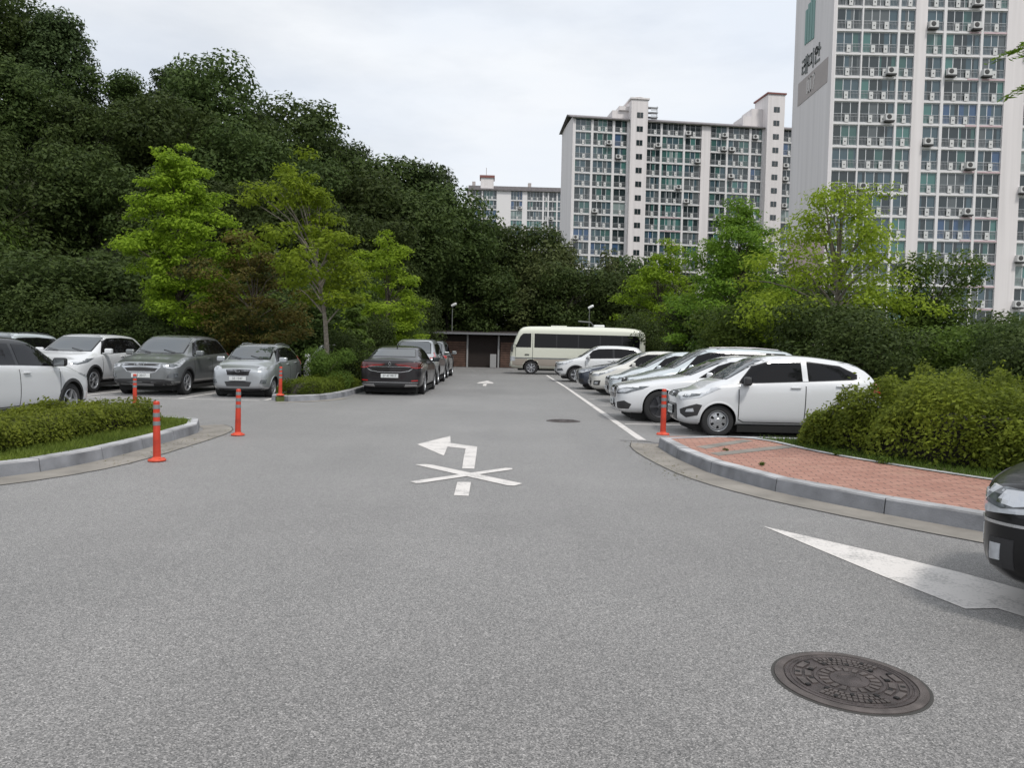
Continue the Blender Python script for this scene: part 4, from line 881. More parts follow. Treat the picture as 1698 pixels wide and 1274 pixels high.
# compact hatch used in several colours
S = dict(type='hatch', L=4.25, W=1.76, H=1.50, nose=.78, cowl=1.0, xc=1.14, xh=.36, xr=-1.25, xb=-1.85, deck=.95, belt=(.90, 1.0), wr=.32, axles=(1.30, -1.33), clear=.18, mirror=(.80, 1.02), paint='paint_pearl', rim='ten')
S['side_glass'], S['pillars'] = glz(S, .965, 1.04, .95, -1.50, -1.15, [-.38], .09); S['pillars'] = []
S['gaps'] = door_gaps(S, .92, -.38, -1.25, .94, 1.02); S['handles'] = [(-.2, .90), (-1.08, .94)]
S['plates'] = [(True, .42, .45, .11, '36 2041')]; S['emblems'] = [(1, .715, .07, .036, 'h')]
S['details'] = [('headlight', 'diag', [(2.06, .44, .64), (1.85, .72, .64), (1.55, .86, .78), (1.35, .86, .88), (1.7, .74, .82), (2.0, .50, .74)], 'lamp', .008, 42),
    ('lamp_inner', 'diag', [(2.0, .52, .66), (1.82, .73, .67), (1.65, .8, .75), (1.8, .7, .77), (1.97, .54, .72)], 'lamp_dark', .0095, 42),
    ('grille', 'front', [(.38, .66), (.40, .70), (.10, .75)], 'plastic', .006), ('lower_grille', 'front', [(.30, .26), (.50, .44), (.40, .56), (.10, .60)], 'gloss_black', .006),
    ('fog_lamp_recess', 'diag', [(2.0, .60, .34), (1.98, .62, .48), (1.80, .78, .50), (1.84, .76, .34)], 'plastic', .006, 45), ('fog_lamp', 'diag', [(1.97, .63, .38), (1.95, .65, .44), (1.86, .74, .44), (1.88, .72, .38)], 'lamp', .009, 45),
    ('tail_lamp', 'rdiag', [(-2.02, .66, .80), (-1.80, .82, .84), (-1.75, .80, 1.02), (-1.95, .66, 1.0)], 'red_lamp', .007, 45), ('arch', 'arch', .018, 'paint_pearl')]
SH = S
car('parked_car', (2.62+2.12, 25.9, 0), math.pi, S, 'cream-white hatchback with ten-spoke wheels, parked between the pale silver car and the navy car', 'car', 'cars parked in the right-hand row')
def variant(S, **k):
    T = dict(S); T.update(k)
    if 'paint' in k: T['details'] = [tuple([k['paint'] if x == S['paint'] else x for x in d]) for d in T['details']]; T['handle'] = k.get('handle', k['paint'])
    return T
car('parked_car', (2.75+2.12, 22.3, 0), math.pi, variant(SH, paint='paint_palesilver', rim='five', plates=[(True, .42, .45, .11, '41 7752')]), 'pale silver hatchback mostly hidden between the silver estate and the cream-white hatchback', 'car', 'cars parked in the right-hand row')
# estate / mpv, long roof
S = dict(type='hatch', L=4.65, W=1.82, H=1.62, nose=.86, cowl=1.06, xc=1.22, xh=.42, xr=-1.6, xb=-2.08, deck=1.0, belt=(.95, 1.04), wr=.34, axles=(1.42, -1.38), clear=.2, mirror=(.85, 1.1), paint='paint_silver', rim='five')
S['side_glass'], S['pillars'] = glz(S, 1.02, 1.09, 1.02, -1.82, -1.5, [-.30, -1.2], .09); S['pillars'] = []
S['gaps'] = door_gaps(S, .98, -.30, -1.22, .99, 1.06); S['handles'] = [(-.12, .95), (-1.05, .99)]
S['plates'] = [(True, .46, .45, .11, '63 4418')]; S['emblems'] = [(1, .775, .075, .04, 'h')]
S['details'] = [('headlight', 'diag', [(2.25, .48, .70), (2.1, .72, .70), (1.8, .88, .80), (1.55, .90, .92), (1.9, .78, .88), (2.2, .54, .80)], 'lamp', .008, 42), ('lamp_inner', 'diag', [(2.2, .55, .725), (2.08, .72, .73), (1.9, .8, .80), (2.0, .72, .83), (2.17, .57, .78)], 'lamp_dark', .0095, 42),
    ('grille', 'front', [(.36, .70), (.42, .76), (.36, .80), (.1, .82)], 'plastic', .006), ('lower_grille', 'front', [(.50, .30), (.56, .40), (.40, .54)], 'plastic', .006), ('fog_lamp', 'diag', [(2.15, .68, .36), (2.13, .70, .44), (2.0, .82, .44), (2.02, .80, .36)], 'lamp', .008, 45),
    ('tail_lamp', 'rdiag', [(-2.22, .70, .88), (-2.0, .86, .90), (-1.98, .82, 1.25), (-2.15, .70, 1.22)], 'red_lamp', .007, 48), ('arch', 'arch', .018, 'paint_silver'), ('roof_rail', 'rails', (.15, -1.45), 'alloy_dark')]
SV = S
car('parked_car', (2.82+2.32, 19.4, 0), math.pi, variant(SV, paint='paint_palesilver'), 'pale silver estate car with roof rails, directly behind the long white saloon', 'car', 'cars parked in the right-hand row')
# navy saloon
car('parked_car', (2.45+2.35, 29.2, 0), math.pi, variant(SM, paint='paint_navy', L=4.7, rimm='alloy', emblems=[], plates=[(True, .40, .42, .11, '70 3385')],
    details=[('headlight', 'diag', [(2.30, .50, .62), (2.1, .74, .64), (1.85, .86, .74), (2.05, .74, .77), (2.28, .52, .72)], 'lamp', .008, 40), ('grille', 'front', [(.34, .40), (.44, .58), (.36, .72)], 'gloss_black', .006), ('grille_surround', 'front', [(.36, .38), (.47, .58), (.38, .745)], 'chrome', .003), ('air_intake', 'diag', [(2.28, .58, .28), (2.28, .56, .42), (2.1, .78, .42), (2.1, .8, .3)], 'plastic', .006, 40), ('tail_lamp', 'rdiag', [(-2.2, .6, .75), (-1.95, .86, .80), (-1.95, .86, .92), (-2.2, .6, .9)], 'red_lamp', .007, 40)]),
    'navy saloon, the only dark car in the right-hand row', 'car', 'cars parked in the right-hand row')
# SUV base
S = dict(type='hatch', L=4.42, W=1.83, H=1.66, nose=.93, cowl=1.12, xc=1.12, xh=.36, xr=-1.45, xb=-1.92, deck=1.05, belt=(1.0, 1.10), wr=.35, axles=(1.34, -1.30), clear=.25, mirror=(.78, 1.16), paint='paint_grey', rim='five', roofw=.72)
S['side_glass'], S['pillars'] = glz(S, 1.07, 1.15, .92, -1.62, -1.25, [-.36], .09); S['pillars'] = []
S['gaps'] = door_gaps(S, .92, -.36, -1.2, 1.03, 1.1, .34); S['handles'] = [(-.18, 1.0), (-1.06, 1.04)]
S['plates'] = [(True, .56, .50, .11, '55 2017')]; S['emblems'] = [(1, .855, .085, .045, 'h')]
S['details'] = [('headlight', 'diag', [(2.08, .50, .78), (2.0, .70, .74), (1.8, .86, .80), (1.50, .90, .96), (1.62, .88, .99), (1.95, .66, .94), (2.08, .48, .86)], 'lamp', .008, 40), ('lamp_inner', 'diag', [(2.04, .56, .80), (1.98, .70, .78), (1.84, .80, .83), (1.9, .72, .89), (2.03, .56, .87)], 'lamp_dark', .0095, 40),
    ('grille_surround', 'front', [(.20, .60), (.40, .66), (.52, .80), (.50, .90), (.10, .905)], 'chrome', .003), ('grille', 'front', [(.36, .675), (.44, .76), (.10, .775)], 'plastic', .006), ('upper_grille', 'front', [(.46, .82), (.45, .875), (.10, .875)], 'plastic', .006),
    ('bumper_cladding', 'front', [(.84, .23), (.86, .40), (.60, .46), (.30, .47)], 'plastic', .005), ('skid_plate', 'front', [(.28, .27), (.32, .34), (.10, .35)], 'alloy', .009), ('fog_lamp', 'diag', [(2.10, .60, .50), (2.08, .62, .60), (1.9, .80, .63), (1.88, .84, .52)], 'lamp_dark', .008, 42),
    ('tail_lamp', 'rdiag', [(-2.1, .68, .90), (-1.85, .86, .92), (-1.80, .84, 1.15), (-2.05, .66, 1.12)], 'red_lamp', .007, 45), ('arch', 'arch', .05, 'plastic'), ('sill', 'side', [(2.0, .24), (2.0, .36), (-2.0, .36), (-2.0, .24)], 'plastic', .006)]
SU = S
car('parked_car', (2.0+2.21, 35.6, 0), math.pi, variant(SU, paint='paint_white', H=1.70, plates=[(True, .56, .50, .11, '87 5526')]), 'white four-wheel drive with black lower bumper, parked right in front of the minibus', 'car', 'cars parked in the right-hand row')
# left row, noses towards the camera
hd = -math.pi/2
car('parked_car', (-9.88, 20.45+2.21, 0), hd, variant(SU, H=1.68), 'grey sport utility vehicle with chrome grille, left of the small silver hatchback', 'car', 'cars parked in the left-hand row')
T = variant(SU, paint='paint_white', rimm='alloy'); T['emblems'] = [(1, .80, .085, .045, 'h')]
T['details'] = [('headlight', 'diag', [(2.08, .50, .84), (1.95, .72, .80), (1.7, .90, .86), (1.40, .91, .97), (1.9, .72, .94), (2.08, .48, .90)], 'lamp_dark', .008, 40), ('lamp_inner', 'diag', [(2.03, .56, .86), (1.95, .7, .83), (1.8, .82, .87), (2.0, .6, .90)], 'lamp', .0095, 40), ('grille', 'front', [(.36, .58), (.52, .74), (.50, .88), (.10, .89)], 'plastic', .006), ('grille_bar', 'front', [(.50, .70), (.51, .72)], 'chrome', .012), ('bumper_cladding', 'front', [(.84, .23), (.86, .38), (.10, .42)], 'plastic', .005), ('arch', 'arch', .05, 'plastic'), ('sill', 'side', [(2.0, .24), (2.0, .36), (-2.0, .36), (-2.0, .24)], 'plastic', .006)]
car('parked_car', (-12.55, 20.6+2.2, 0), hd, T, 'white sport utility vehicle with dark swept headlights, left of the grey one', 'car', 'cars parked in the left-hand row')
car('parked_car', (-15.25, 20.7+2.3, 0), hd, variant(SV, paint='paint_palesilver', H=1.66), 'silver estate at the left edge, only its railed roof showing behind the white crossover', 'car', 'cars parked in the left-hand row')
# small silver hatchback
S = dict(type='hatch', L=3.54, W=1.60, H=1.48, nose=.82, cowl=1.0, xc=.92, xh=.30, xr=-1.25, xb=-1.68, deck=.9, belt=(.90, .98), wr=.275, axles=(1.12, -1.25), clear=.18, mirror=(.64, 1.02), paint='paint_silver', rim='seven', roofw=.70)
S['side_glass'], S['pillars'] = glz(S, .965, 1.02, .76, -1.34, -1.05, [-.36], .09); S['pillars'] = []
S['gaps'] = door_gaps(S, .76, -.36, -1.15, .94, 1.0); S['handles'] = [(-.2, .90), (-1.0, .93)]
S['plates'] = [(True, .53, .45, .105, '55 1547')]; S['emblems'] = [(1, .715, .062, .032, 'oval')]
S['details'] = [('headlight', 'lathe_lamp', (1.62, .60, .735, .125, 26), 'lamp'), ('grille', 'front', [(.28, .62), (.33, .76), (.1, .77)], 'gloss_black', .006), ('grille_surround', 'front', [(.30, .605), (.355, .775), (.1, .785)], 'chrome', .003), ('lower_grille', 'front', [(.30, .32), (.36, .44), (.10, .46)], 'plastic', .006), ('front_lip', 'front', [(.76, .17), (.78, .27), (.10, .25)], 'plastic', .005),
    ('fog_lamp', 'diag', [(1.70, .54, .40), (1.68, .56, .50), (1.58, .70, .50), (1.6, .68, .40)], 'lamp_dark', .008, 40), ('tail_lamp', 'rdiag', [(-1.70, .60, .84), (-1.5, .76, .86), (-1.5, .74, 1.12), (-1.65, .62, 1.1)], 'red_lamp', .007, 45), ('arch', 'arch', .018, 'paint_silver'), ('roof_rail', 'rails', (.1, -1.35), 'alloy'), ('sill', 'side', [(.80, .17), (.80, .24), (-.85, .24), (-.85, .17)], 'plastic', .004)]
car('parked_car', (-7.32, 20.5+1.77, 0), hd, S, 'small silver hatchback with round headlights, nose beside the kerb of the planted strip', 'car', 'cars parked in the left-hand row')
# near left crossover with black roof, nose away from the camera
T = variant(SU, paint='paint_white', L=4.14, H=1.52, W=1.76, wr=.33, clear=.19, nose=.86, cowl=1.02, belt=(.93, 1.03), xc=1.05, xh=.30, xr=-1.3, xb=-1.8, axles=(1.24, -1.34), mirror=(.70, 1.07), mirrorm='gloss_black')
T['side_glass'], T['pillars'] = glz(T, .985, 1.07, .86, -1.45, -1.15, [-.30], .09); T['pillars'] = []
T['gaps'] = door_gaps(T, .86, -.30, -1.2, .96, 1.04, .34); T['handles'] = [(-.12, .90), (-1.02, .95)]; T['plates'] = []; T['emblems'] = []
T['roof_paint'] = 'gloss_black'
T['details'] = [('headlight', 'diag', [(1.95, .50, .70), (1.8, .74, .72), (1.5, .84, .84), (1.9, .6, .82)], 'lamp', .008, 40), ('arch', 'arch', .05, 'plastic'), ('sill', 'side', [(1.9, .18), (1.9, .32), (-1.9, .32), (-1.9, .18)], 'plastic', .006), ('tail_lamp', 'rdiag', [(-1.95, .6, .85), (-1.75, .8, .88), (-1.75, .8, 1.0), (-1.95, .6, 1.0)], 'red_lamp', .007, 45)]
car('parked_car', (-9.18, 15.35-2.07, 0), math.pi/2, T, 'white crossover with black roof and black door mirror behind the low hedge', 'car')
# dark saloon seen from behind
S = dict(type='sedan', L=4.85, W=1.87, H=1.46, nose=.80, cowl=.99, xc=1.05, xh=.25, xr=-1.05, xb=-1.85, deck=1.06, belt=(.90, 1.0), wr=.345, axles=(1.50, -1.30), clear=.19, mirror=(.70, 1.03), paint='paint_dark', rim='ten', roofw=.68)
S['side_glass'], S['pillars'] = glz(S, .975, 1.06, .88, -1.48, -1.05, [-.30], .08); S['pillars'] = []
S['gaps'] = door_gaps(S, .9, -.3, -1.25, .95, 1.02); S['handles'] = [(-.12, .92), (-1.08, .95)]
S['plates'] = [(False, .58, .50, .11, '27 47 9917')]; S['emblems'] = [(-1, .925, .045, .062, 'diamond')]
S['details'] = [('tail_lamp', 'rdiag', [(-2.40, .14, .94), (-2.36, .50, .96), (-2.1, .90, .98), (-1.9, .94, .95), (-2.0, .92, .82), (-2.3, .62, .80), (-2.40, .40, .87), (-2.42, .14, .89)], 'dark_red_lamp', .008, 30),
    ('tail_lamp_line', 'rdiag', [(-2.41, .20, .885), (-2.38, .46, .865), (-2.28, .66, .80), (-2.05, .92, .825), (-2.05, .92, .84), (-2.28, .65, .82), (-2.38, .46, .885), (-2.41, .2, .90)], 'red_lamp', .010, 30),
    ('boot_trim', 'rear', [(.30, .68), (.56, .72), (.66, .79), (.63, .79), (.54, .735), (.30, .695)], 'chrome', .012), ('upper_trim', 'rear', [(.60, .838), (.60, .848)], 'chrome', .012),
    ('rear_bumper_lower', 'rear', [(.80, .20), (.84, .37), (.10, .40)], 'plastic', .005), ('exhaust_trim', 'rear2', [(.42, .27), (.78, .29), (.78, .35), (.45, .34)], 'chrome', .008), ('bumper_strip', 'rear', [(.80, .385), (.80, .40)], 'chrome', .010), ('reflector', 'rear2', [(.62, .43), (.80, .44), (.80, .47), (.62, .46)], 'red_lamp', .008),
    ('roof_antenna', 'fin', (-1.0, 1.42), 'gloss_black'), ('headlight', 'diag', [(2.3, .5, .62), (2.1, .76, .64), (1.9, .88, .74), (2.28, .52, .72)], 'lamp', .008, 40), ('arch', 'arch', .016, 'paint_dark')]
car('parked_car', (-3.62, 22.75+2.45, 0), math.pi/2, S, 'dark saloon seen from behind, dark red tail lamps, parked along the planted strip', 'car', 'cars parked along the planted strip', 1.03)
T = variant(SU, paint='paint_silver', H=1.74, L=4.7); T['plates'] = [(False, .62, .50, .11, '31 8804')]; T['emblems'] = [(-1, .98, .07, .04, 'h')]
T['details'] = [d for d in T['details'] if d[0] not in ('tail_lamp',)]+[('tail_lamp', 'rdiag', [(-2.24, .60, 1.0), (-1.98, .88, 1.02), (-1.95, .86, 1.22), (-2.2, .62, 1.18)], 'red_lamp', .007, 40), ('rear_bumper_lower', 'rear', [(.84, .25), (.86, .46), (.10, .5)], 'plastic', .005)]
T['axles'] = (1.42, -1.34)
car('parked_car', (-3.78, 29.0+2.35, 0), math.pi/2, T, 'silver sport utility vehicle with red tail lamp, half hidden beyond the dark saloon', 'car', 'cars parked along the planted strip', 1.03)
car('parked_car', (-3.95, 35.6+2.2, 0), math.pi/2, variant(SU, paint='paint_grey', H=1.74, plates=[], emblems=[]), 'dark grey sport utility vehicle nearest the timber shed, showing only its right flank', 'car', 'cars parked along the planted strip', 1.03)
# white cars in a further row behind the trees
car('parked_car', (-10.6, 30.8, 0), hd, variant(SV, paint='paint_white', H=1.75), 'white car whose roof shows just above the small silver hatchback', 'car')
car('parked_car', (-7.15, 31.2, 0), hd, variant(SH, paint='paint_white'), 'white car glimpsed through the bushes behind the slender tree on the planted strip', 'car')
# black car in the near right corner
T = variant(SV, paint='paint_black', rim='five'); T['nose'] = .84; T['emblems'] = [(1, .70, .075, .04, 'h')]
T['details'] = [('headlight', 'diag', [(2.28, .44, .66), (2.2, .62, .62), (1.95, .86, .66), (1.65, .90, .76), (1.62, .90, .84), (1.85, .82, .84), (2.2, .56, .80)], 'lamp', .010, 45), ('lamp_inner', 'diag', [(2.2, .58, .68), (2.1, .7, .66), (1.9, .84, .70), (1.85, .86, .77), (2.1, .64, .77)], 'lamp_dark', .0115, 45), ('lamp_inner_reflector', 'diag', [(2.12, .66, .69), (2.04, .74, .68), (1.94, .80, .71), (1.96, .77, .77), (2.08, .67, .76)], 'chrome', .0125, 45),
    ('grille', 'front', [(.36, .56), (.45, .66), (.40, .76), (.1, .77)], 'plastic', .006), ('bumper_trim', 'diag', [(2.26, .50, .565), (1.98, .86, .575), (1.98, .86, .59), (2.26, .50, .585)], 'chrome', .010, 45), ('fog_lamp_surround', 'diag', [(2.18, .62, .32), (2.16, .64, .49), (2.05, .77, .50), (2.06, .76, .33)], 'plastic', .005, 45), ('fog_lamp', 'diag', [(2.165, .64, .36), (2.15, .655, .46), (2.10, .715, .465), (2.11, .705, .37)], 'lamp', .009, 45), ('lower_grille', 'front', [(.5, .3), (.5, .45)], 'plastic', .006), ('arch', 'arch', .018, 'paint_black')]
T['plates'] = [(True, .42, .5, .11, '29 6613')]
car('driving_car', (4.92, 3.42, 0), R(139), T, 'black car cut off by the right edge of the photo, driving past the kerb', 'car')

# -- the coach
def bus(loc, rz):
    root = empty('minibus', loc, rz, 'cream and beige minibus with long dark windows at the far end of the car park', 'minibus')
    Lh, Wh, H, g = 3.75, 1.02, 2.70, .30
    st = []
    prof = [(Lh, .80, .44, 1.02, 1.20), (Lh-.04, .93, .38, 1.06, 1.38), (Lh-.18, .97, .34, 1.5, 1.72), (Lh-.42, .985, g, 2.2, 2.38), (Lh-.60, .99, g, 2.42, 2.60), (Lh-.85, 1, g, 2.46, H-.02), (Lh-1.4, 1, g, 2.48, H), (0, 1, g, 2.48, H+.01), (-Lh+1.2, 1, g, 2.48, H), (-Lh+.5, 1, g, 2.44, H-.05), (-Lh+.12, .98, g+.02, 2.34, 2.56), (-Lh+.02, .94, g+.06, 2.2, 2.40), (-Lh, .85, g+.12, 2.0, 2.2)]
    bm = bmesh.new(); rings = []
    for (x, wf, zb, zs, zt) in prof:
        w_ = Wh*wf; half = [(0, zb), (w_*.75, zb), (w_*.97, zb+.04), (w_, zb+(zs-zb)*.3), (w_, zb+(zs-zb)*.6), (w_*.985, zs-.08), (w_*.95, zs+.04), (w_*.8, zt-.02), (w_*.4, zt), (0, zt+.01)]
        rings.append([bm.verts.new((x, y, z)) for y, z in half+[(-y, z) for y, z in half[-2:0:-1]]])
    n_ = len(rings[0])
    for a, b in zip(rings, rings[1:]):
        for i in range(n_): bm.faces.new((a[i], b[i], b[(i+1) % n_], a[(i+1) % n_]))
    for rg in (rings[0], rings[-1]):
        for i in range(1, n_//2-1): bm.faces.new((rg[n_-i], rg[i], rg[i+1], rg[n_-i-1]))
        bm.faces.new((rg[0], rg[1], rg[n_-1])); k = n_//2; bm.faces.new((rg[k-1], rg[k], rg[k+1]))
    bmesh.ops.recalc_face_normals(bm, faces=bm.faces[:])
    ra = .375; ax = (2.55, -1.55)
    me, tree = subsurf_mesh(bm, 2, [(x, y0, y1, ra, ra+.09) for x in ax for y0, y1 in ((-Wh-.2, -Wh+.35), (Wh-.35, Wh+.2))]); me.materials[0] = MATS['bus_cream']
    try: me.set_sharp_from_angle(angle=R(40))
    except Exception: pass
    link('body', me, [], root, True)
    def sp(nm, poly, m_, o_=.005, arch=False):
        for s in (1, -1): obj(nm, patch(tree, [(x, s*2, z) for x, z in poly], (0, -s, 0), o_, .12, .006, [(a, ra, ra+.10) for a in ax] if arch else ()), m_, root)
    sp('lower_panel', [(3.6, .28), (3.6, .86), (-3.70, .86), (-3.70, .28)], 'bus_beige', .004, True); sp('accent_stripe', [(3.62, .87), (3.62, .94), (-3.70, .94), (-3.7, .87)], 'paint_grey', .0045)
    sp('side_window', [(2.38, 1.50), (2.38, 2.28), (-3.30, 2.24), (-3.42, 2.0), (-3.42, 1.50)], 'side_glass', .007)
    sp('cab_window', [(3.42, 1.50), (3.38, 1.62), (3.16, 2.12), (3.0, 2.27), (2.56, 2.28), (2.56, 1.50)], 'side_glass', .007)
    for x in (1.15, -.05, -1.25, -2.45): sp('window_divider', [(x-.025, 1.51), (x+.025, 1.51), (x+.025, 2.25), (x-.025, 2.25)], 'gloss_black', .011)
    obj('windscreen', patch(tree, [(5, y, z) for y, z in ((.86, 1.36), (.80, 2.26), (-.80, 2.26), (-.86, 1.36))], (-1, 0, 0), .006, .1, .006), 'glass', root)
    obj('front_panel', patch(tree, [(5, y, z) for y, z in ((.86, .36), (.88, .70), (-.88, .70), (-.86, .36))], (-1, 0, 0), .004, .1, .006), 'bus_beige', root)
    obj('grille', patch(tree, [(5, y, z) for y, z in ((.36, .80), (.36, .96), (-.36, .96), (-.36, .80))], (-1, 0, 0), .006, .1, .006), 'plastic', root)
    for s in (1, -1):
        obj('headlight', patch(tree, [(3.7, s*.48, .74), (3.7, s*.50, .98), (3.45, s*.98, .98), (3.45, s*1.0, .74)], (-.8, -s*.6, 0), .008, .06, .008), 'lamp', root)
        bm = bmesh.new(); tube(bm, [(3.35, s*1.0, 1.62), (3.62, s*1.18, 1.66), (3.64, s*1.2, 1.45)], .018, 6); box(bm, 3.56, 3.66, s*1.12-.1, s*1.12+.1, 1.24, 1.56); obj('wing_mirror', bm, 'plastic', root)
        bm = bmesh.new(); h = tree.ray_cast(Vector((2.75, s*3, 1.12)), Vector((0, -s, 0)))[0]; box(bm, 2.65, 2.9, *sorted((h.y-s*.005, h.y+s*.03)), 1.08, 1.13); obj('door_handle', bm, 'plastic', root)
        for a in ax: wheel(root, a, s*(Wh-.05), ra, .22, 'seven', s, 'alloy')
        sp2 = [(2.50, .5), (2.5, 2.3)]
    bl = bmesh.new()
    for (xa, za, xb_, zb_) in ((2.47, .55, 2.47, 2.3), (3.42, .98, 3.42, 1.5)):
        for s in (1, -1):
            q = patch(tree, [(xa-.01, s*2, za), (xb_-.01, s*2, zb_), (xb_+.01, s*2, zb_), (xa+.01, s*2, za)], (0, -s, 0), .006, .2, .002); tm = bpy.data.meshes.new('t'); q.to_mesh(tm); q.free(); bl.from_mesh(tm); bpy.data.meshes.remove(tm)
    obj('panel_gaps', bl, 'gap', root)
    bm = bmesh.new(); box(bm, -1.5, -.9, -.35, .35, H-.01, H+.14); bevel(bm, .05, 3); obj('roof_vent', bm, 'white_metal', root)
    bm = bmesh.new(); box(bm, .6, 1.5, -.4, .4, H-.01, H+.05); bevel(bm, .02, 2); obj('roof_hatch', bm, 'bus_cream', root)
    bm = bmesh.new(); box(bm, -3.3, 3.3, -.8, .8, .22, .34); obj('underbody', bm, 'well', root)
    plate(root, 3.80, .50, .44, .2, '70 1208')
    return root
bus((3.75, 44.9, 0), R(180-4)).scale = (1.03,)*3
# ------------------------------------------------------------------ street furniture
def bollard(loc, label, tilt=0):
    root = empty('traffic_bollard', loc, 0, label, 'bollard', 'orange plastic bollards'); root.rotation_euler = (tilt*.5, tilt, random.random())
    bm = bmesh.new(); lathe(bm, [(.001, .0), (.105, .0), (.108, .012), (.10, .022), (.07, .030), (.048, .045), (.045, .06)], 24); 
    for k in range(4):
        a = k*math.pi/2+.6; lathe(bm, [(.012, .018), (.012, .034), (.001, .036)], 8, Matrix.Translation((.082*math.cos(a), .082*math.sin(a), 0)))
    obj('base', bm, 'orange_cap', root)
    bm = bmesh.new(); pr = [(.045, .045), (.046, .06), (.043, .30), (.0405, .45), (.0385, .60), (.037, .72), (.036, .728), (.030, .738), (.001, .742)]
    lathe(bm, pr, 24); obj('post', bm, 'orange', root)
    for z in (.44, .545, .645):
        bm = bmesh.new(); r_ = .0405-.0045*(z-.45)/.3+.0025; lathe(bm, [(r_-.002, z-.001), (r_, z), (r_-.001, z+.05), (r_-.003, z+.051)], 24); obj('reflective_band', bm, 'reflector', root)
    return root
bollard((-4.37, 9.45, .012), 'orange bollard standing in front of the low hedge kerb, nearest to the camera', R(-.5))
bollard((-4.37, 12.25, .012), 'orange bollard standing on the asphalt off the rounded end of the low hedge kerb', R(.6))
bollard((2.44, 12.3, .155), 'orange bollard on the kerb tip in front of the small white hatchback')
bollard((-5.95, 19.72, .155), 'orange bollard on the kerb tip beside the small silver hatchback', R(1))
bollard((-8.35, 17.0, .006), 'orange bollard in front of the grey car, its foot hidden by the low hedge')
# shed
sh = empty('shed', (-7.4, 56.9, 0), R(1.2), 'low brown slatted timber shed with dark open bay at the far end of the road', 'shed')
def slat_wall(nm, x0, x1, z0, z1):
    bm = bmesh.new(); n_ = int((z1-z0)/.17)
    for i in range(n_): box(bm, x0, x1, -.02+random.uniform(0, .015), .03, z0+i*.17, z0+i*.17+.14)
    obj(nm, bm, 'wood', sh)
bm = bmesh.new(); box(bm, .2, 9.2, .04, 3.5, 0, 2.35); obj('interior', bm, 'wood_dark', sh)
slat_wall('slatted_wall', .4, 4.0, .05, 1.95); slat_wall('slatted_wall', 6.5, 9.0, .05, 1.95)
for x in (.3, 4.05, 6.35, 9.05):
    bm = bmesh.new(); box(bm, x-.06, x+.06, -.14, -.03, 0, 2.4); obj('post', bm, 'post_grey', sh)
bm = bmesh.new(); v = [bm.verts.new(p) for p in ((-.6, -.7, 2.55), (9.8, -.7, 2.55), (9.8, 4.2, 2.85), (-.6, 4.2, 2.85), (-.6, -.7, 2.42), (9.8, -.7, 2.42), (9.8, 4.2, 2.72), (-.6, 4.2, 2.72))]
for q in ((0, 1, 2, 3), (4, 7, 6, 5), (0, 4, 5, 1), (1, 5, 6, 2), (2, 6, 7, 3), (3, 7, 4, 0)): bm.faces.new([v[j] for j in q])
r_ = obj('roof', bm, 'wood_dark', sh); bm = bmesh.new(); box(bm, -.62, 9.82, -.76, -.701, 2.42, 2.56); obj('roof_edge', bm, 'metal_roof', r_)
bm = bmesh.new(); box(bm, 5.75, 6.2, -.35, -.1, .02, 1.0); bevel(bm, .02, 2); t_ = obj('waste_bin', bm, 'post_grey'); t_.location = (-7.4, 56.7, 0); tag(t_, 'small grey bin standing in the dark open bay of the timber shed', 'bin')
def lamp_post(loc, h, label):
    root = empty('street_lamp', loc, 0, label, 'street lamp', 'small white globe lamps')
    bm = bmesh.new(); lathe(bm, [(.09, 0), (.06, .1), (.045, .3), (.035, h)], 10); obj('pole', bm, 'pole', root)
    bm = bmesh.new(); M = Matrix.Translation((.12, 0, h+.1)) @ Matrix.Rotation(R(62), 4, 'Y'); lathe(bm, [(.001, -.28), (.09, -.22), (.11, -.05), (.105, .12), (.08, .2), (.001, .22)], 14, M); obj('lamp_head', bm, 'white_metal', root)
lamp_post((-4.6, 58, 0), 4.55, 'thin pole with a tilted white lamp head rising behind the timber shed')
lamp_post((5.7, 58, 0), 4.6, 'thin pole with a tilted white lamp head rising behind the minibus roof')
p = empty('pipe_stand', (5.9, 57, 0), 0, 'bent grey pipe sticking up behind the minibus roof', 'pipe'); bm = bmesh.new(); tube(bm, [(.0, 0, 0), (0, 0, 3.3), (-.2, 0, 3.5), (-1.1, 0, 3.55)], .06, 8); obj('pipe', bm, 'pole', p)
# green mesh fence on the slope
fn = empty('mesh_fence', (-24.5, 38, 2.0), 0, 'green wire mesh fence on the slope behind the parked cars', 'fence')
for i in range(4):
    bm = bmesh.new(); tube(bm, [(i*2.0, 0, 0), (i*2.0, 0, 3.0)], .04, 6); obj('post', bm, 'green_mesh', fn)
bm = bmesh.new()
for i in range(60): tube(bm, [(i*.1, 0, 1.2), (i*.1, 0, 2.6)], .008, 3)
for z in (1.2, 1.7, 2.2, 2.6): tube(bm, [(0, 0, z), (6, 0, z)], .02, 4)
obj('mesh_panel', bm, 'green_mesh', fn)

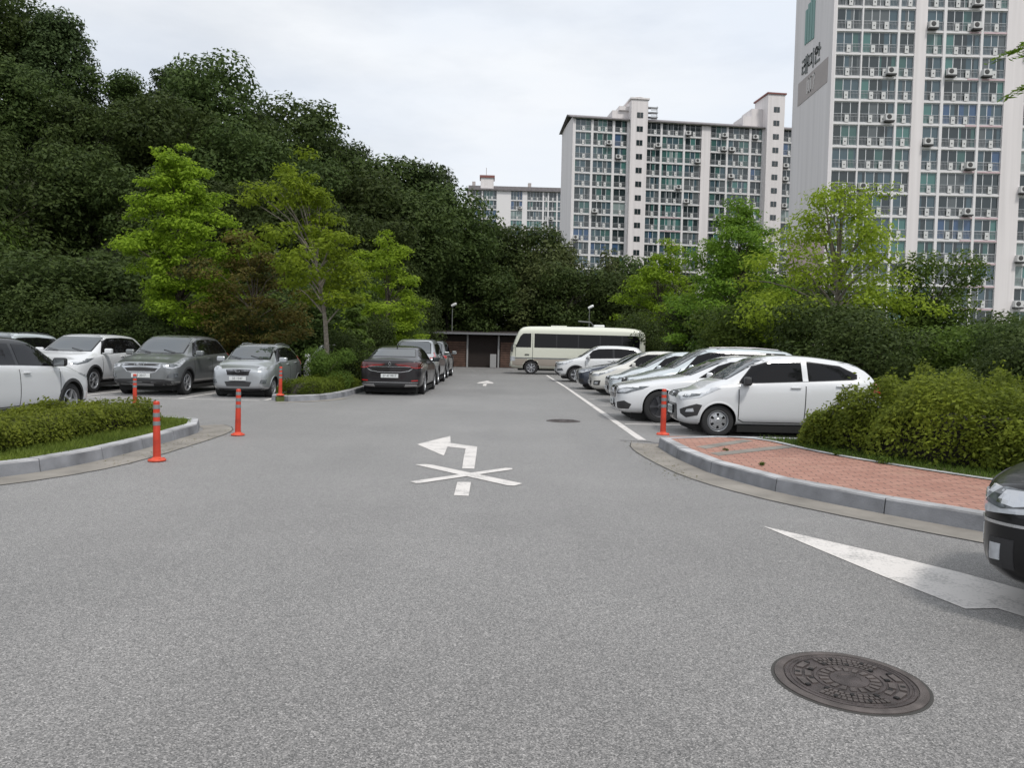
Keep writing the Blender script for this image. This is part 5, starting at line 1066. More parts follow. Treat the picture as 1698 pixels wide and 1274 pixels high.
# ------------------------------------------------------------------ plants
def leafmesh(name, C, D, S_, aspect=.5, tint=None, fold=.15):
    """C centres (n,3), D outward directions (n,3), S_ lengths (n,): one diamond leaf each"""
    n = len(C); D = D/np.maximum(1e-6, np.linalg.norm(D, axis=1, keepdims=True)); Rn = rng.normal(size=(n, 3)); A = np.cross(D, Rn); A /= np.maximum(1e-6, np.linalg.norm(A, axis=1, keepdims=True)); B = np.cross(D, A)
    L_ = S_[:, None]
    V = np.stack([C-A*L_*.5, C+B*L_*aspect*.5-D*L_*fold*.3, C+A*L_*.5, C-B*L_*aspect*.5-D*L_*fold*.3], 1).reshape(-1, 3)
    me = bpy.data.meshes.new(name); me.vertices.add(4*n); me.vertices.foreach_set('co', V.astype(np.float32).ravel()); me.loops.add(4*n); me.loops.foreach_set('vertex_index', np.arange(4*n, dtype=np.int32)); me.polygons.add(n); me.polygons.foreach_set('loop_start', np.arange(0, 4*n, 4, dtype=np.int32))
    try: me.polygons.foreach_set('loop_total', np.full(n, 4, dtype=np.int32))
    except Exception: pass
    me.update(calc_edges=True); a = me.attributes.new('tint', 'FLOAT', 'FACE'); a.data.foreach_set('value', (tint if tint is not None else rng.random(n)).astype(np.float32)); return me
def clump(c, r3, n, up=.5, hollow=.5):
    """n points in an ellipsoid, more of them near its surface; returns points and outward directions"""
    d = rng.normal(size=(n, 3)); d /= np.linalg.norm(d, axis=1, keepdims=True); t_ = hollow+(1-hollow)*rng.random(n)**.6
    p = d*t_[:, None]*np.array(r3)+np.array(c); dd = d+rng.normal(size=(n, 3))*.55+np.array([0, 0, up]); return p, dd
def gather(lst):
    return np.concatenate([a for a, _ in lst]), np.concatenate([b for _, b in lst])
def limbs(bm, base, tips, r0_, n=5, wob=.12, fork=.5, top=None):
    for tp in tips:
        a = Vector(base(fork+random.uniform(-.15, .25))); b = Vector(tp); mids = [a]
        for i in range(1, 4):
            t_ = i/4; q = a.lerp(b, t_); q.z += (b-a).length*.10*math.sin(t_*3.14); q += Vector((random.uniform(-1, 1), random.uniform(-1, 1), 0))*wob*(b-a).length*.3; mids.append(q)
        mids.append(b); tube(bm, mids, [r0_*(1-.2*i) for i in range(5)], n)
def tree_meshes(kind, h, w_, seed, leaf=.3, n=9000, ncl=26, base=.3, flat=.6, trunk_r=.16, lean=0, gap=0, kw=(.12, .27)):
    """crown and trunk meshes of one tree h high with crown width w_"""
    random.seed(seed); r = w_/2; cl = []; tips = []
    hb = h*base
    ph1, ph2 = random.random()*6.28, random.random()*6.28; asym = lambda a: 1+.28*math.sin(a+ph1)+.2*math.sin(2*a+ph2)+.12*math.sin(3*a+ph1*2)
    if kind == 'round':
        for i in range(ncl):
            a = random.random()*6.283; zt = random.random(); rr_ = r*math.sin(math.pi*min(.97, .22+.74*(1-zt)))*random.uniform(.35, 1.0)*.80*asym(a); z = hb+(h-hb)*(.10+.80*zt); s = r*random.uniform(.26, .46)
            cl.append(((rr_*math.cos(a)+lean*zt, rr_*math.sin(a), z), (s, s, s*flat)))
    elif kind == 'pine':
        for i in range(ncl):
            a = i*2.4+random.random(); zt = (i+.5)/ncl; rr_ = r*(1.05-zt*.75)*random.uniform(.45, 1)*.75; z = hb+(h-hb)*(zt*.93); s = r*random.uniform(.22, .36)
            cl.append(((rr_*math.cos(a), rr_*math.sin(a), z), (s*1.2, s*1.2, s*flat)))
    elif kind == 'layer':
        for i in range(ncl):
            a = i*2.4+random.random()*.8; zt = (i+random.random())/ncl; prof = math.sin(math.pi*min(.93, .30+.62*zt))
            rr_ = r*prof*random.uniform(.35, 1.0)*asym(a+zt*2.5); z = hb+(h-hb)*(.04+.92*zt)+.12*rr_+random.uniform(-.3, .3)+.9*max(0, random.gauss(0, .45))*(zt > .6); s = r*random.uniform(*kw)*(1.15-.35*zt)
            cl.append(((rr_*math.cos(a)+lean*zt, rr_*math.sin(a), z), (s*1.25, s*1.25, s*flat)))
    elif kind == 'cone':
        for i in range(ncl):
            a = i*2.4; zt = i/ncl; rr_ = r*(1-zt)*.62; z = hb+(h-hb)*zt; s = r*(.62-.42*zt)
            cl.append(((rr_*math.cos(a), rr_*math.sin(a), z), (s, s, s*flat)))
    elif kind == 'plume':
        for i in range(ncl):
            a = random.random()*6.283; rr_ = r*math.sqrt(random.random())*.9; top = h*(1-.35*(rr_/r)**1.5)*random.uniform(.8, 1)
            for q in range(3): zz = hb+(top-hb)*(.35+.3*q); cl.append(((rr_*math.cos(a)*(1+.1*q), rr_*math.sin(a)*(1+.1*q), zz), (r*.16, r*.16, (top-hb)*.2)))
    vol = sum((c[1][0]**2) for c in cl); P = []
    for c, s in cl:
        P.append(clump(c, s, max(12, int(n*s[0]**2/vol)), up=.9 if kind == 'layer' else .5, hollow=.35 if kind == 'layer' else .45))
        if kind == 'layer': P.append(clump((c[0], c[1], c[2]), (s[0]*1.35, s[1]*1.35, s[2]*1.2), max(6, int(.18*n*s[0]**2/vol)), up=1.2, hollow=.8))
    C, D = gather(P); S_ = leaf*(.7+.6*rng.random(len(C)))
    crown = leafmesh('crown', C, D, S_, .5)
    tips = [c for c, s in cl]; bm = bmesh.new()
    hh = h*.86 if kind in ('pine', 'cone') else hb+(h-hb)*.55
    wx = random.uniform(-.03, .03)*h; wy = random.uniform(-.03, .03)*h
    base_f = lambda t_: (wx*math.sin(t_*4)+lean*.5*t_, wy*math.sin(t_*3), hh*min(1, t_))
    tube(bm, [base_f(i/7) for i in range(8)], [trunk_r*(1.25 if i == 0 else 1)*(1-.10*i) for i in range(8)], 9)
    sel = tips if len(tips) < 40 else random.sample(tips, 30)
    for tp in sel:
        fk = max(.2, min(.97, (tp[2]-.28*math.hypot(tp[0], tp[1])-.3)/hh)); a = base_f(fk*random.uniform(.8, 1)); limbs(bm, lambda t_, a=a: a, [tp], trunk_r*.34, 5)
    tr = bpy.data.meshes.new('trunk'); bm.to_mesh(tr); bm.free()
    return crown, tr
def tree(name, loc, cr_tr, leafm, barkm, label, cat='tree', group=None, rz=0, sc=(1, 1, 1)):
    root = empty(name, loc, rz, label, cat, group); root.scale = sc
    link('trunk', cr_tr[1], [barkm], root, True); link('crown', cr_tr[0], [leafm], root); return root
# --- near trees, each of its own shape
tree('maple_tree', (-12.2, 28.2, 0), tree_meshes('layer', 8.2, 4.1, 21, leaf=.15, n=21000, ncl=115, base=.26, flat=.55, trunk_r=.15), 'leaf_bright', 'bark', 'yellow-green tree with layered sprays rising behind the grey sport utility vehicle')
tree('maple_tree', (-5.85, 24.2, .1), tree_meshes('layer', 6.6, 3.6, 34, leaf=.14, n=8000, ncl=64, base=.40, flat=.55, trunk_r=.095, lean=-.9), 'leaf_bright', 'bark_light', 'slender pale-trunked tree with open yellow-green crown on the planted strip')
tree('maple_tree', (-5.4, 33, .1), tree_meshes('layer', 5.6, 3.9, 44, leaf=.15, n=10000, ncl=80, base=.2, flat=.55, trunk_r=.1), 'leaf_bright', 'bark', 'yellow-green tree behind the dark saloon, right of the slender pale-trunked tree')
tree('maple_tree', (-9.3, 27.5, 0), tree_meshes('layer', 4.9, 4.0, 45, leaf=.14, n=9000, ncl=60, base=.2, flat=.5, trunk_r=.08), 'leaf_red', 'bark', 'small tree with reddish brown young leaves above the small silver hatchback')
tree('conifer', (-5.62, 27.3, .1), tree_meshes('cone', 3.7, 1.7, 46, leaf=.16, n=5000, ncl=22, base=.06, flat=.45, trunk_r=.07), 'leaf_mid', 'bark', 'narrow clipped dark green conifer left of the dark saloon')
tree('zelkova_tree', (10.3, 24.5, .1), tree_meshes('layer', 6.5, 5.0, 157, leaf=.13, n=12500, ncl=100, base=.24, flat=.55, trunk_r=.15), 'leaf_lime', 'bark_light', 'bright lime green tree with open forked crown behind the small white hatchback')
tree('zelkova_tree', (9.6, 33, .1), tree_meshes('layer', 7.4, 5.0, 58, leaf=.15, n=22000, ncl=110, base=.08, flat=.6, trunk_r=.13), 'leaf_fresh', 'bark', 'mid green dense tree left of the bright lime green tree')
tree('zelkova_tree', (9.3, 49, .1), tree_meshes('layer', 7.6, 5.4, 59, leaf=.19, n=14000, ncl=90, base=.14, flat=.6, trunk_r=.12), 'leaf_bright', 'bark', 'yellow-green tree rising over the rear end of the minibus')
tree('zelkova_tree', (13.9, 25.8, .1), tree_meshes('round', 5.0, 3.4, 63, leaf=.13, n=16000, ncl=60, base=.03, flat=.75, trunk_r=.11), 'leaf_mid', 'bark', 'dark tree with one bright upper layer, right of the bright lime green tree')
tree('zelkova_tree', (13.4, 47, .1), tree_meshes('layer', 7.6, 5.0, 61, leaf=.19, n=14000, ncl=90, base=.10, flat=.6, trunk_r=.12), 'leaf_fresh', 'bark', 'rounded green tree right of the yellow-green tree beyond the minibus')
# --- copied tree kinds
def kind_set(specs, *a, **k): return [tree_meshes(*s[:4], **s[4]) for s in specs]
DK = [tree_meshes('round', 13, 8.5, 101+i, leaf=.30, n=17000, ncl=60, base=.30, flat=.62, trunk_r=.2) for i in range(3)]+[tree_meshes('pine', 13, 8.0, 111+i, leaf=.28, n=15000, ncl=56, base=.42, flat=.5, trunk_r=.17) for i in range(3)]
land = [(0, 60, 'at the left edge'), (60, 160, "above the white SUV"), (160, 250, "above the grey SUV"), (250, 340, "above the layered yellow-green tree"), (340, 430, 'above the small silver hatchback'), (430, 520, "left of the slender tree top"), (520, 600, "above the slender pale tree"), (600, 680, 'above the dark saloon'), (680, 760, "above the shed's left end"), (760, 840, "left of the far apartment block"), (840, 940, 'above the front of the minibus'), (940, 1040, 'above the middle of the minibus'), (1040, 1150, 'above the rear of the minibus'), (1150, 1270, "below the right stair shaft"), (1270, 1400, "behind the lime green tree"), (1400, 1530, 'at the foot of the tall tower'), (1530, 1620, "below the tall tower's columns"), (1620, 1800, "at the right edge")]
used = set()
def pix_x(x, y): return 849+1275*x/y
def lm(x, y):
    p = pix_x(x, y)
    for a, b, s in land:
        if a <= p < b: return s
    return land[0][2] if p < 0 else land[-1][2]
def place(name, x, y, top, meshes, base_h, leafm, barkm, desc, cat, group, wsc=1.0):
    z = hill_h(x, y)-.15; sc = (top-z)/base_h; where = lm(x, y); lab = f'{desc}, {where}'; n_ = 1
    for extra in ('', ', higher up', ', lower down', ', hidden in part', ', deepest in shade'):
        if lab+extra not in used: lab += extra; break
    used.add(lab)
    o = tree(name, (x, y, z), meshes, leafm, barkm, lab, cat, group, random.random()*6.28, (sc*wsc, sc*wsc, sc)); return o
random.seed(5)
# skyline trees: (x, y, top)
sky_t = [(-43.5, 62, 27.5), (-38.5, 60, 27.6), (-34.6, 59, 26.0), (-30.8, 60, 22.3), (-27, 62, 23.2), (-23.6, 60, 23.4), (-20.2, 61, 19.6), (-16.6, 60, 20.3), (-13.6, 62, 17.6), (-10.8, 61, 16.8), (-7.3, 62, 16.2), (-5.4, 60, 14.0), (-2.2, 66, 12.2), (1.0, 66, 12.2), (-49, 58, 27), (-40, 57, 28.5)]
for i, (x, y, t_) in enumerate(sky_t):
    place('pine_tree' if i % 2 == 0 else 'oak_tree', x, y, t_, DK[3+i % 3] if i % 2 == 0 else DK[i % 3], 13, 'leaf_pine' if i % 2 == 0 else 'leaf_dark', 'bark_dark', ('tall dark pine' if i % 2 == 0 else 'tall dark broadleaf tree')+' on the hillside skyline', 'tree', 'trees on the wooded hillside')
mid_t = [(-39, 50, 20), (-33, 50, 19.5), (-28, 51, 17.5), (-23, 52, 17.5), (-18.5, 52, 16), (-14.5, 53, 14.5), (-11, 54, 13.5), (-7.8, 55, 12.6), (-36, 43, 14.5), (-30, 43, 13), (-25, 44, 12.5), (-20, 44, 11.5), (-15.5, 45, 11), (-11.5, 46, 10), (-8.6, 48, 9.6)]
for i, (x, y, t_) in enumerate(mid_t):
    place('oak_tree', x, y, t_, DK[(i+1) % 3], 13, ('leaf_dark' if i % 2 or i < 8 else 'leaf_mid') if i % 3 else 'leaf_olive', 'bark_dark', ('dark tree' if i % 3 else 'olive green tree')+(' in the second row of the hillside' if i < 8 else ' low on the hillside'), 'tree', 'trees on the wooded hillside', 1.05)
# olive trees and bamboo behind the shed and bus
OL = [tree_meshes('plume', 10, 8.0, 131+i, leaf=.30, n=15000, ncl=28, base=.05, flat=.8, trunk_r=.12) for i in range(2)]+[tree_meshes('round', 9, 8.0, 141+i, leaf=.27, n=15000, ncl=56, base=.08, flat=.6, trunk_r=.15) for i in range(3)]
for i, (x, y, t_) in enumerate([(-9.5, 66, 11.8), (-5.0, 66, 12.2), (-1.2, 68, 11.6), (2.4, 66, 10.8), (6.2, 66, 10.3), (10.6, 68, 9.9), (14, 70, 9.2), (-7.6, 61, 8.2), (-3.2, 61, 8.4), (.8, 62, 9.0), (4.2, 61, 8.4), (8.6, 60, 7.8), (12.2, 60, 7.6)]):
    pl = i < 7 and i % 2 == 0
    place('bamboo' if pl else 'oak_tree', x, y, t_, OL[i % 2] if pl else OL[2+i % 3], 10 if pl else 9, 'leaf_olive' if (pl or i % 3 == 0) else 'leaf_dark', 'bark_dark', 'olive feathery bamboo clump' if pl else 'dark bushy tree beyond the car park', 'bamboo' if pl else 'tree', 'trees behind the shed and the minibus')
# shrubs
SB = [tree_meshes('round', 3, 3.6, 151+i, leaf=.11, n=15000, ncl=44, base=.02, flat=.75, trunk_r=.05) for i in range(3)]+[tree_meshes('cone', 3.4, 2.2, 161, leaf=.16, n=5000, ncl=22, base=.03, flat=.6, trunk_r=.05)]
def shrub(x, y, top, k, leafm, desc, wsc=1.0, name='shrub', grp='shrubs round the car park'):
    return place(name, x, y, top, SB[k], 3 if k < 3 else 3.4, leafm, 'bark', desc, 'shrub', grp, wsc)
for (x, y, t_, k, lf, ds, ws_) in [
    (-27.5, 40.5, 10.5, 0, 'leaf_dark', 'big dark bush high on the left slope', 1.0), (-31.5, 40.5, 11.5, 1, 'leaf_dark', 'big bushy tree-like shrub high on the left slope', 1.0), (-30, 35, 7.5, 2, 'leaf_mid', 'green bush low on the left slope', 1.1),
    (-20.4, 33.4, 5.0, 1, 'leaf_mid', 'leafy green bush in front of the mesh fence', 1.3), (-23.6, 34, 4.8, 2, 'leaf_dark', 'dark bush in front of the mesh fence', 1.3), (-17.4, 34.5, 5.2, 0, 'leaf_dark', 'dark bush right of the mesh fence', 1.3),
    (8.6, 18.6, 2.4, 0, 'leaf_mid', 'dark green shrub behind the row of white cars', 1.2), (9.4, 22.5, 3.0, 1, 'leaf_fresh', 'bushy green shrub behind the row of white cars', 1.2), (8.8, 27.5, 3.4, 2, 'leaf_fresh', 'broad green shrub behind the right-hand row', 1.2), (9.2, 31, 3.6, 0, 'leaf_dark', 'dark shrub under the mid green tree', 1.1), (8.6, 36, 3.8, 1, 'leaf_fresh', 'green shrub near the minibus', 1.1),
    (11.5, 19.6, 2.5, 2, 'leaf_mid', 'leafy shrub behind the clipped hedge', 1.2), (13.6, 21, 2.6, 0, 'leaf_dark', 'tall shrub behind the clipped hedge', 1.2), (11.4, 16.4, 2.3, 1, 'leaf_dark', 'dark shrub rising over the clipped hedge', 1.15), (14.2, 17.6, 2.7, 2, 'leaf_mid', 'thick green shrub rising over the clipped hedge', 1.2), (9.4, 14.2, 1.9, 0, 'leaf_dark', 'low dark shrub beside the tail of the small white hatchback', 1.1), (12.2, 13.2, 2.0, 1, 'leaf_mid', 'green shrub beyond the clipped hedge', 1.1), (16.4, 22, 2.7, 1, 'leaf_mid', 'wide green shrub in front of the tall tower', 1.25), (13.4, 30.5, 3.3, 2, 'leaf_dark', 'dark tall shrub in front of the tall tower', 1.2), (17.6, 27, 2.9, 0, 'leaf_fresh', 'tall leafy shrub in front of the tall tower', 1.2), (12.4, 36, 5.2, 1, 'leaf_fresh', 'tall shrub in front of the central block', 1.1), (20.5, 29, 3.0, 2, 'leaf_mid', 'high bush in front of the tall tower', 1.1),
    (-18.5, 31, 3.4, 0, 'leaf_olive', 'olive shrub on the slope', 1.2), (-15.6, 29.6, 2.8, 1, 'leaf_mid', 'green shrub on the slope foot', 1.2), (-21.8, 32, 4.2, 3, 'leaf_dark', 'small dark conifer on the slope', 1.3), (-19, 35.5, 5.6, 3, 'leaf_dark', 'dark conical conifer on the slope', 1.3), (-23.5, 35, 6.0, 3, 'leaf_mid', 'young green conifer on the slope', 1.3), (-12.4, 32, 4.0, 2, 'leaf_dark', 'dark shrub behind the yellow-green layered tree', 1.2), (-9.4, 35.4, 4.0, 0, 'leaf_mid', 'green shrub behind the reddish tree', 1.2), (-13.6, 36.6, 5.6, 1, 'leaf_dark', 'dark bush at the foot of the hill', 1.1), (-16.6, 38.6, 6.5, 2, 'leaf_mid', 'green bush at the foot of the hill', 1.1), (-9.2, 40.6, 5.4, 1, 'leaf_mid', 'rounded bush at the foot of the hill', 1.1), (-24.8, 33.4, 3.6, 0, 'leaf_olive', 'olive bush on the slope', 1.2), (-21, 29.5, 2.2, 2, 'leaf_olive', 'low olive shrub behind the parked cars', 1.2), (-12.8, 28.2, 2.3, 0, 'leaf_dark', 'dark low shrub behind the parked cars', 1.2), (-9.6, 28.2, 2.5, 1, 'leaf_mid', 'low green shrub behind the parked cars', 1.1),
    (-5.6, 23.4, 1.5, 2, 'leaf_olive', 'small light shrub under the slender pale-trunked tree', .9), (-5.7, 25.8, 1.9, 0, 'leaf_mid', 'shrub on the planted strip', .9), (-5.6, 29.8, 2.5, 1, 'leaf_mid', 'shrub on the planted strip behind the conifer', .8), (-5.6, 34.5, 3.2, 2, 'leaf_hedge', 'lighter shrub on the planted strip', .8), (-5.6, 38.5, 3.6, 0, 'leaf_mid', 'green shrub at the far end of the planted strip', .8), (-5.7, 43, 4.2, 1, 'leaf_dark', 'dark shrub at the far end of the planted strip', .8), (-8.8, 52, 5.6, 2, 'leaf_dark', 'dark shrub beside the timber shed', 1.0), (7.6, 45, 3.6, 0, 'leaf_dark', 'dark shrub behind the tail of the minibus', 1.0), (-27.5, 30, 4.2, 1, 'leaf_mid', 'green bush on the slope', 1.2), (-27, 38, 8, 2, 'leaf_dark', 'large dark bush on the slope', 1.0)]:
    shrub(x, y, t_, k, lf, ds, ws_)
# hedges: leaves on a bumpy block, over an added solid dark core that blocks light
def hedge(name, pl, wd, h, z0, leaf, dens, leafm, label, lump=.10, seed=1, round_=.35, cat='hedge'):
    random.seed(seed); root = empty(name, (pl[0][0], pl[0][1], z0), 0, label, cat); ox, oy = pl[0]
    pl2 = resample(smooth_pl(pl), .25); L_ = len(pl2); n_ = int(L_*.25*(wd+2*h)*dens)
    P = np.array(pl2); T = np.gradient(P, axis=0); T /= np.linalg.norm(T, axis=1, keepdims=True); Nn = np.stack([-T[:, 1], T[:, 0]], 1)
    def surf(s, a):   # s along, a from 0 (one foot) over the top (.5) to 1 (other foot)
        th = math.pi*a; e = 2/(2+2.2*(1-round_)); cx = np.sign(np.cos(th))*np.abs(np.cos(th))**e*wd/2 if False else None
        c_ = np.cos(th); s_ = np.sin(th); cx = np.sign(c_)*np.abs(c_)**e*wd/2; cz = np.abs(s_)**e*h; return cx, cz
    s = rng.random(n_)*(L_-1.001); a = rng.random(n_); i0 = s.astype(int); fr = (s-i0)[:, None]
    ctr = P[i0]*(1-fr)+P[i0+1]*fr; nn = Nn[i0]*(1-fr)+Nn[i0+1]*fr; cx, cz = surf(s, a)
    endf = np.minimum(1, np.minimum(s, L_-1-s)*.25/(wd*.5)); endf = np.sqrt(np.maximum(0, 1-(1-endf)**2))*.75+.25
    lumpv = 1+lump*(np.sin(s*.9+a*7)+np.sin(s*.37+2+a*3)*1.2+np.sin(s*2.3+a*11)*.6)+rng.normal(size=n_)*.02
    depth = 1-.30*rng.random(n_)**2
    k = lumpv*depth*endf; X = ctr+nn*(cx*k)[:, None]; Z = cz*k*(1+.0*a)
    hv = 1+lump*(1.3*np.sin(s*.55+seed)+.9*np.sin(s*1.31+seed*2)+.7*np.sin(s*2.9+cx*5)); C = np.stack([X[:, 0]-ox, X[:, 1]-oy, np.maximum(.02, Z*hv)], 1)
    D = np.stack([nn[:, 0]*np.cos(math.pi*a), nn[:, 1]*np.cos(math.pi*a), np.sin(math.pi*a)+.5], 1)+rng.normal(size=(n_, 3))*.5
    # young shoots that stick out of the top
    m_ = int(n_*.06); j = rng.integers(0, n_, m_); sh_ = []
    C2 = C[j].copy(); up = rng.random(m_)**2*h*.2; C2[:, 2] += up; C2[:, :2] += rng.normal(size=(m_, 2))*.03
    C = np.concatenate([C, C2]); D = np.concatenate([D, rng.normal(size=(m_, 3))])
    me = leafmesh('foliage', C, D, leaf*(.65+.7*rng.random(len(C))), .5); link('foliage', me, [leafm], root)
    bm = bmesh.new(); rows = []
    for q in range(0, L_, 2):
        ef = min(1, min(q, L_-1-q)*.25/(wd*.5)); ef = math.sqrt(max(0, 1-(1-ef)**2))*.75+.2
        rows.append([bm.verts.new((P[q][0]-ox+Nn[q][0]*surf(0, aa)[0]*.72*ef, P[q][1]-oy+Nn[q][1]*surf(0, aa)[0]*.72*ef, max(0, surf(0, aa)[1]*.74*ef+random.uniform(-.02, .02)))) for aa in np.linspace(0, 1, 9)])
    for r1, r2 in zip(rows, rows[1:]):
        for q in range(8): bm.faces.new((r1[q], r2[q], r2[q+1], r1[q+1]))
    for rw in (rows[0], rows[-1]): bm.faces.new(rw)
    obj('dark_core', bm, 'bark_dark', root); return root
hedge('hedge', [(-6.95, 6.3), (-6.75, 8.5), (-6.55, 10.5), (-6.45, 12.9)], 1.5, .42, .11, .05, 2300, 'leaf_hedge', 'long low yellow-green hedge inside the kerb, in front of the white crossover', .07, 3)
hedge('hedge', [(4.75, 12.0), (5.6, 10.6), (6.4, 9.3), (7.4, 7.6), (9.0, 5.4)], 1.7, .90, .12, .06, 2400, 'leaf_hedge', 'chest-high yellow-green hedge along the back of the brick pavement', .13, 4)
hedge('hedge', [(5.9, 12.5), (7.2, 11.2), (8.6, 9.2), (10.5, 6.5)], 1.7, 1.02, .12, .065, 1500, 'leaf_hedge', 'second, slightly taller hedge directly behind the one along the brick pavement', .12, 5)
hedge('hedge', [(-5.7, 20.1), (-5.55, 22.5), (-5.5, 25.5)], 1.15, .42, .12, .05, 1700, 'leaf_hedge_green', 'low rounded hedge between the small silver hatchback and the dark saloon', .08, 6)  # leaf tone of its own, greener than the other hedges
hedge('hedge', [(-5.5, 25.8), (-5.5, 32), (-5.5, 45)], 1.1, .7, .12, .08, 500, 'leaf_hedge', 'farther rounded hedge on the planted strip beside the line of parked cars', .10, 7)
# grass
def grass(name, poly_fn, n_, box_, z, hgt, leafm, lab='grass'):
    pts = []; x0, x1, y0, y1 = box_
    C = np.stack([rng.uniform(x0, x1, n_*4), rng.uniform(y0, y1, n_*4)], 1); ok = np.array([poly_fn(p[0], p[1]) for p in C]); C = C[ok][:n_]; n = len(C)
    hh = hgt*(.5+rng.random(n)); lean = rng.normal(size=(n, 2))*.45*hh[:, None]; w_ = .004+.004*rng.random(n); a = rng.random(n)*6.283
    bx_ = np.cos(a)*w_; by_ = np.sin(a)*w_; z0 = np.full(n, z)
    V = np.stack([np.stack([C[:, 0]-bx_, C[:, 1]-by_, z0], 1), np.stack([C[:, 0]+bx_, C[:, 1]+by_, z0], 1), np.stack([C[:, 0]+lean[:, 0]+bx_*.2, C[:, 1]+lean[:, 1]+by_*.2, z0+hh], 1), np.stack([C[:, 0]+lean[:, 0]-bx_*.2, C[:, 1]+lean[:, 1]-by_*.2, z0+hh], 1)], 1).reshape(-1, 3)
    me = bpy.data.meshes.new(name); me.vertices.add(4*n); me.vertices.foreach_set('co', V.astype(np.float32).ravel()); me.loops.add(4*n); me.loops.foreach_set('vertex_index', np.arange(4*n, dtype=np.int32)); me.polygons.add(n); me.polygons.foreach_set('loop_start', np.arange(0, 4*n, 4, dtype=np.int32)); me.update(calc_edges=True)
    at_ = me.attributes.new('tint', 'FLOAT', 'FACE'); at_.data.foreach_set('value', rng.random(n).astype(np.float32))
    return tag(link(name, me, [leafm]), 'short green grass inside the kerbs', 'grass', None, 'stuff')
def inpoly(poly):
    def fn(x, y):
        c = False; n_ = len(poly)
        for i in range(n_):
            (x1, y1), (x2, y2) = poly[i-1], poly[i]
            if (y1 > y) != (y2 > y) and x < (x2-x1)*(y-y1)/(y2-y1)+x1: c = not c
        return c
    return fn
g1 = offs(smooth_pl(K1), .2); grass('grass', inpoly(g1), 30000, (-7.7, -5.1, 6.5, 13.8), .115, .055, 'leaf_grass')
grass('grass', inpoly(offs(smooth_pl(K2), .2)), 14000, (-6.2, -4.8, 19.5, 30), .115, .06, 'leaf_grass')
grass('grass', inpoly(offs(BK, .05)+[(14, 12.1)]), 26000, (3.9, 9, 5, 12.15), .135, .06, 'leaf_mid')
# weeds along the paving edge
def weed(loc, s, label):
    random.seed(int(loc[0]*100)); P = []
    for i in range(5): P.append(clump((random.uniform(-.06, .06)*s, random.uniform(-.06, .06)*s, .04*s), (.07*s, .07*s, .06*s), 40, .6, .2))
    C, D = gather(P); C[:, 2] = np.maximum(C[:, 2], .005); o = link('weed', leafmesh('weed', C, D, .035*s*(.6+.8*rng.random(len(C)))), ['leaf_mid']); o.location = loc; tag(o, label, 'weed', 'weeds on the brick pavement')
weed((4.66, 9.55, .165), .9, 'small leafy weed at the back edge of the brick pavement, the largest of them')
weed((4.36, 10.2, .165), .6, 'tiny weed at the back edge of the brick pavement, left of the largest weed')
weed((3.02, 9.2, .152), .45, 'tiny weed standing alone in the middle of the bricks near the kerb')
weed((2.95, 10.5, .152), .4, 'tiny weed between the two pale paving bands')
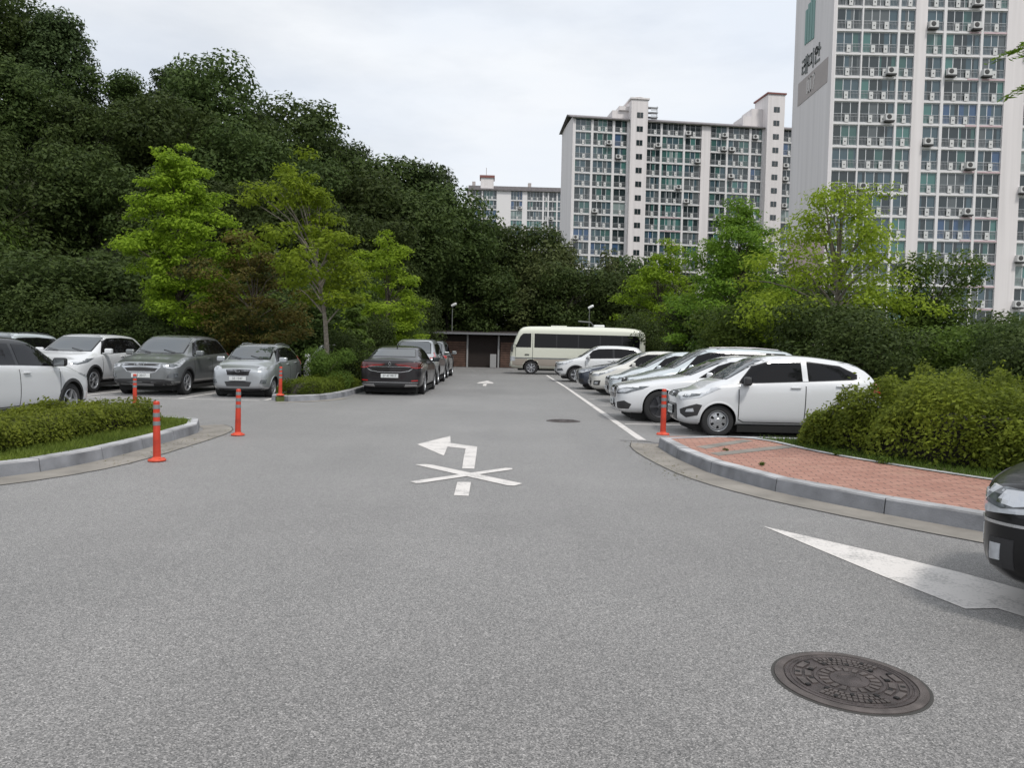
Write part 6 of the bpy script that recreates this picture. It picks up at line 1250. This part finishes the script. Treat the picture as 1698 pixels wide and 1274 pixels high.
# branches hanging in at the upper right corner, from a tree that stands outside the picture
def near_branch_tree():
    root = empty('ash_tree', (9.6, 8.4, .1), 0, 'tree whose leaf sprays hang into the upper right corner of the photo', 'tree')
    random.seed(77); bm = bmesh.new(); tube(bm, [(0, 0, 0), (.1, 0, 1.5), (-.1, .1, 3), (0, 0, 4.6), (.1, 0, 6)], [.14, .12, .1, .08, .04], 10); C = []; D = []; S_ = []
    def spray(pts, n_, ll):
        tube(bm, pts, [.02, .014, .009, .004], 5); pts = [Vector(p) for p in pts]
        for i in range(n_):
            t_ = .15+.85*i/n_; k = t_*3; j = min(2, int(k)); p = pts[j].lerp(pts[j+1], k-j); d = (pts[j+1]-pts[j]).normalized(); sd_ = d.cross(Vector((0, 0, 1))).normalized()*(1 if i % 2 else -1)
            L3 = .34; q0 = p; q1 = p+(d*.5+sd_*.8+Vector((0, 0, random.uniform(-.3, .1)))).normalized()*L3; tube(bm, [q0, q1], .0025, 3)
            for m_ in range(9):
                u = .15+.85*m_/9
                for sg in (-1, 1):
                    lc = q0.lerp(q1, u)+ (d*sg*.045)+Vector((0, 0, -.01)); C.append(lc); D.append(Vector((random.gauss(0, .4), random.gauss(0, .4), 1))); S_.append(ll)
    base = Vector((0, 0, 4.5))
    for (tx, ty, tz, sx, sz) in ((-4.40, -.2, 4.66, .8, .18), (-4.2, -.1, 4.34, .5, .05), (-3.6, .4, 4.9, .7, .2), (-2.4, .6, 3.2, 1, 0), (-3.9, -.6, 4.9, 1, .1), (3, .5, 4.5, 1, 0), (1, 3, 5, 1, 0), (.5, -2.6, 5, 1, 0), (2, 2, 5.6, 1, 0), (-1.2, 2.5, 5.8, 1, 0), (-2.2, .3, 5.6, 1, 0), (2.4, -1.6, 5.4, 1, 0)):
        t_ = Vector((tx, ty, tz)); m1 = base.lerp(t_, .4)+Vector((0, 0, .35)); m2 = base.lerp(t_, .75)+Vector((0, 0, .25)); tube(bm, [base, m1, m2, t_], [.035, .022, .014, .006], 6)
        spray([m2, m2.lerp(t_, .4)+Vector((0, 0, .02)), m2.lerp(t_, .75), t_], 16, .085)
    tr = bpy.data.meshes.new('trunk'); bm.to_mesh(tr); bm.free(); link('trunk', tr, ['bark'], root, True)
    link('crown', leafmesh('crown', np.array([tuple(c) for c in C]), np.array([tuple(d) for d in D]), np.array(S_)*(.8+.4*rng.random(len(S_))), .34), ['leaf_fresh'], root)
near_branch_tree()
# fallen leaves and grit on the road edge
def litter():
    n = 700; X = np.concatenate([rng.normal(2.05, .16, n//2), rng.normal(-4.75, .15, n//2)]); Y = np.concatenate([rng.uniform(8.8, 12.6, n//2), rng.uniform(9, 13, n//2)]); C = np.stack([X, Y, np.full(n, .013)], 1); D = np.stack([rng.normal(size=n)*.15, rng.normal(size=n)*.15, np.ones(n)], 1)
    ok = (X < 2.24) & (X > -5.0); tag(link('leaf_litter', leafmesh('leaf_litter', C[ok], D[ok], .014+.02*rng.random(ok.sum())), ['leaf_red']), 'scattered dry leaf crumbs in the gutters', 'leaf litter', None, 'stuff')
litter()
import numpy as np, math
F=1275.; H=1.5; PITCH=math.atan2(60,F); ROLL=0.021
def basis():
    f=np.array([0,math.cos(PITCH),-math.sin(PITCH)]); r0=np.array([1.,0,0]); u0=np.cross(r0,f)
    # content tilts clockwise -> camera rolled counter-clockwise (about view axis)
    c,s=math.cos(ROLL),math.sin(ROLL)
    r=r0*c+u0*s; u=u0*c-r0*s
    return f,r,u
f,r,u=basis()
def ray(x,y): return f+r*(x-849)/F+u*(637-y)/F
def g(x,y,z=0.):
    d=ray(x,y); t=(z-H)/d[2]; return round(d[0]*t,2),round(d[1]*t,2)
def at(x,y,Y):
    d=ray(x,y); t=Y/d[1]; return round(d[0]*t,2),round(Y,2),round(H+d[2]*t,2)
def proj(X,Y,Z):
    v=np.array([X,Y,Z-H]); k=v@f; return round(849+F*(v@r)/k,1),round(637-F*(v@u)/k,1)
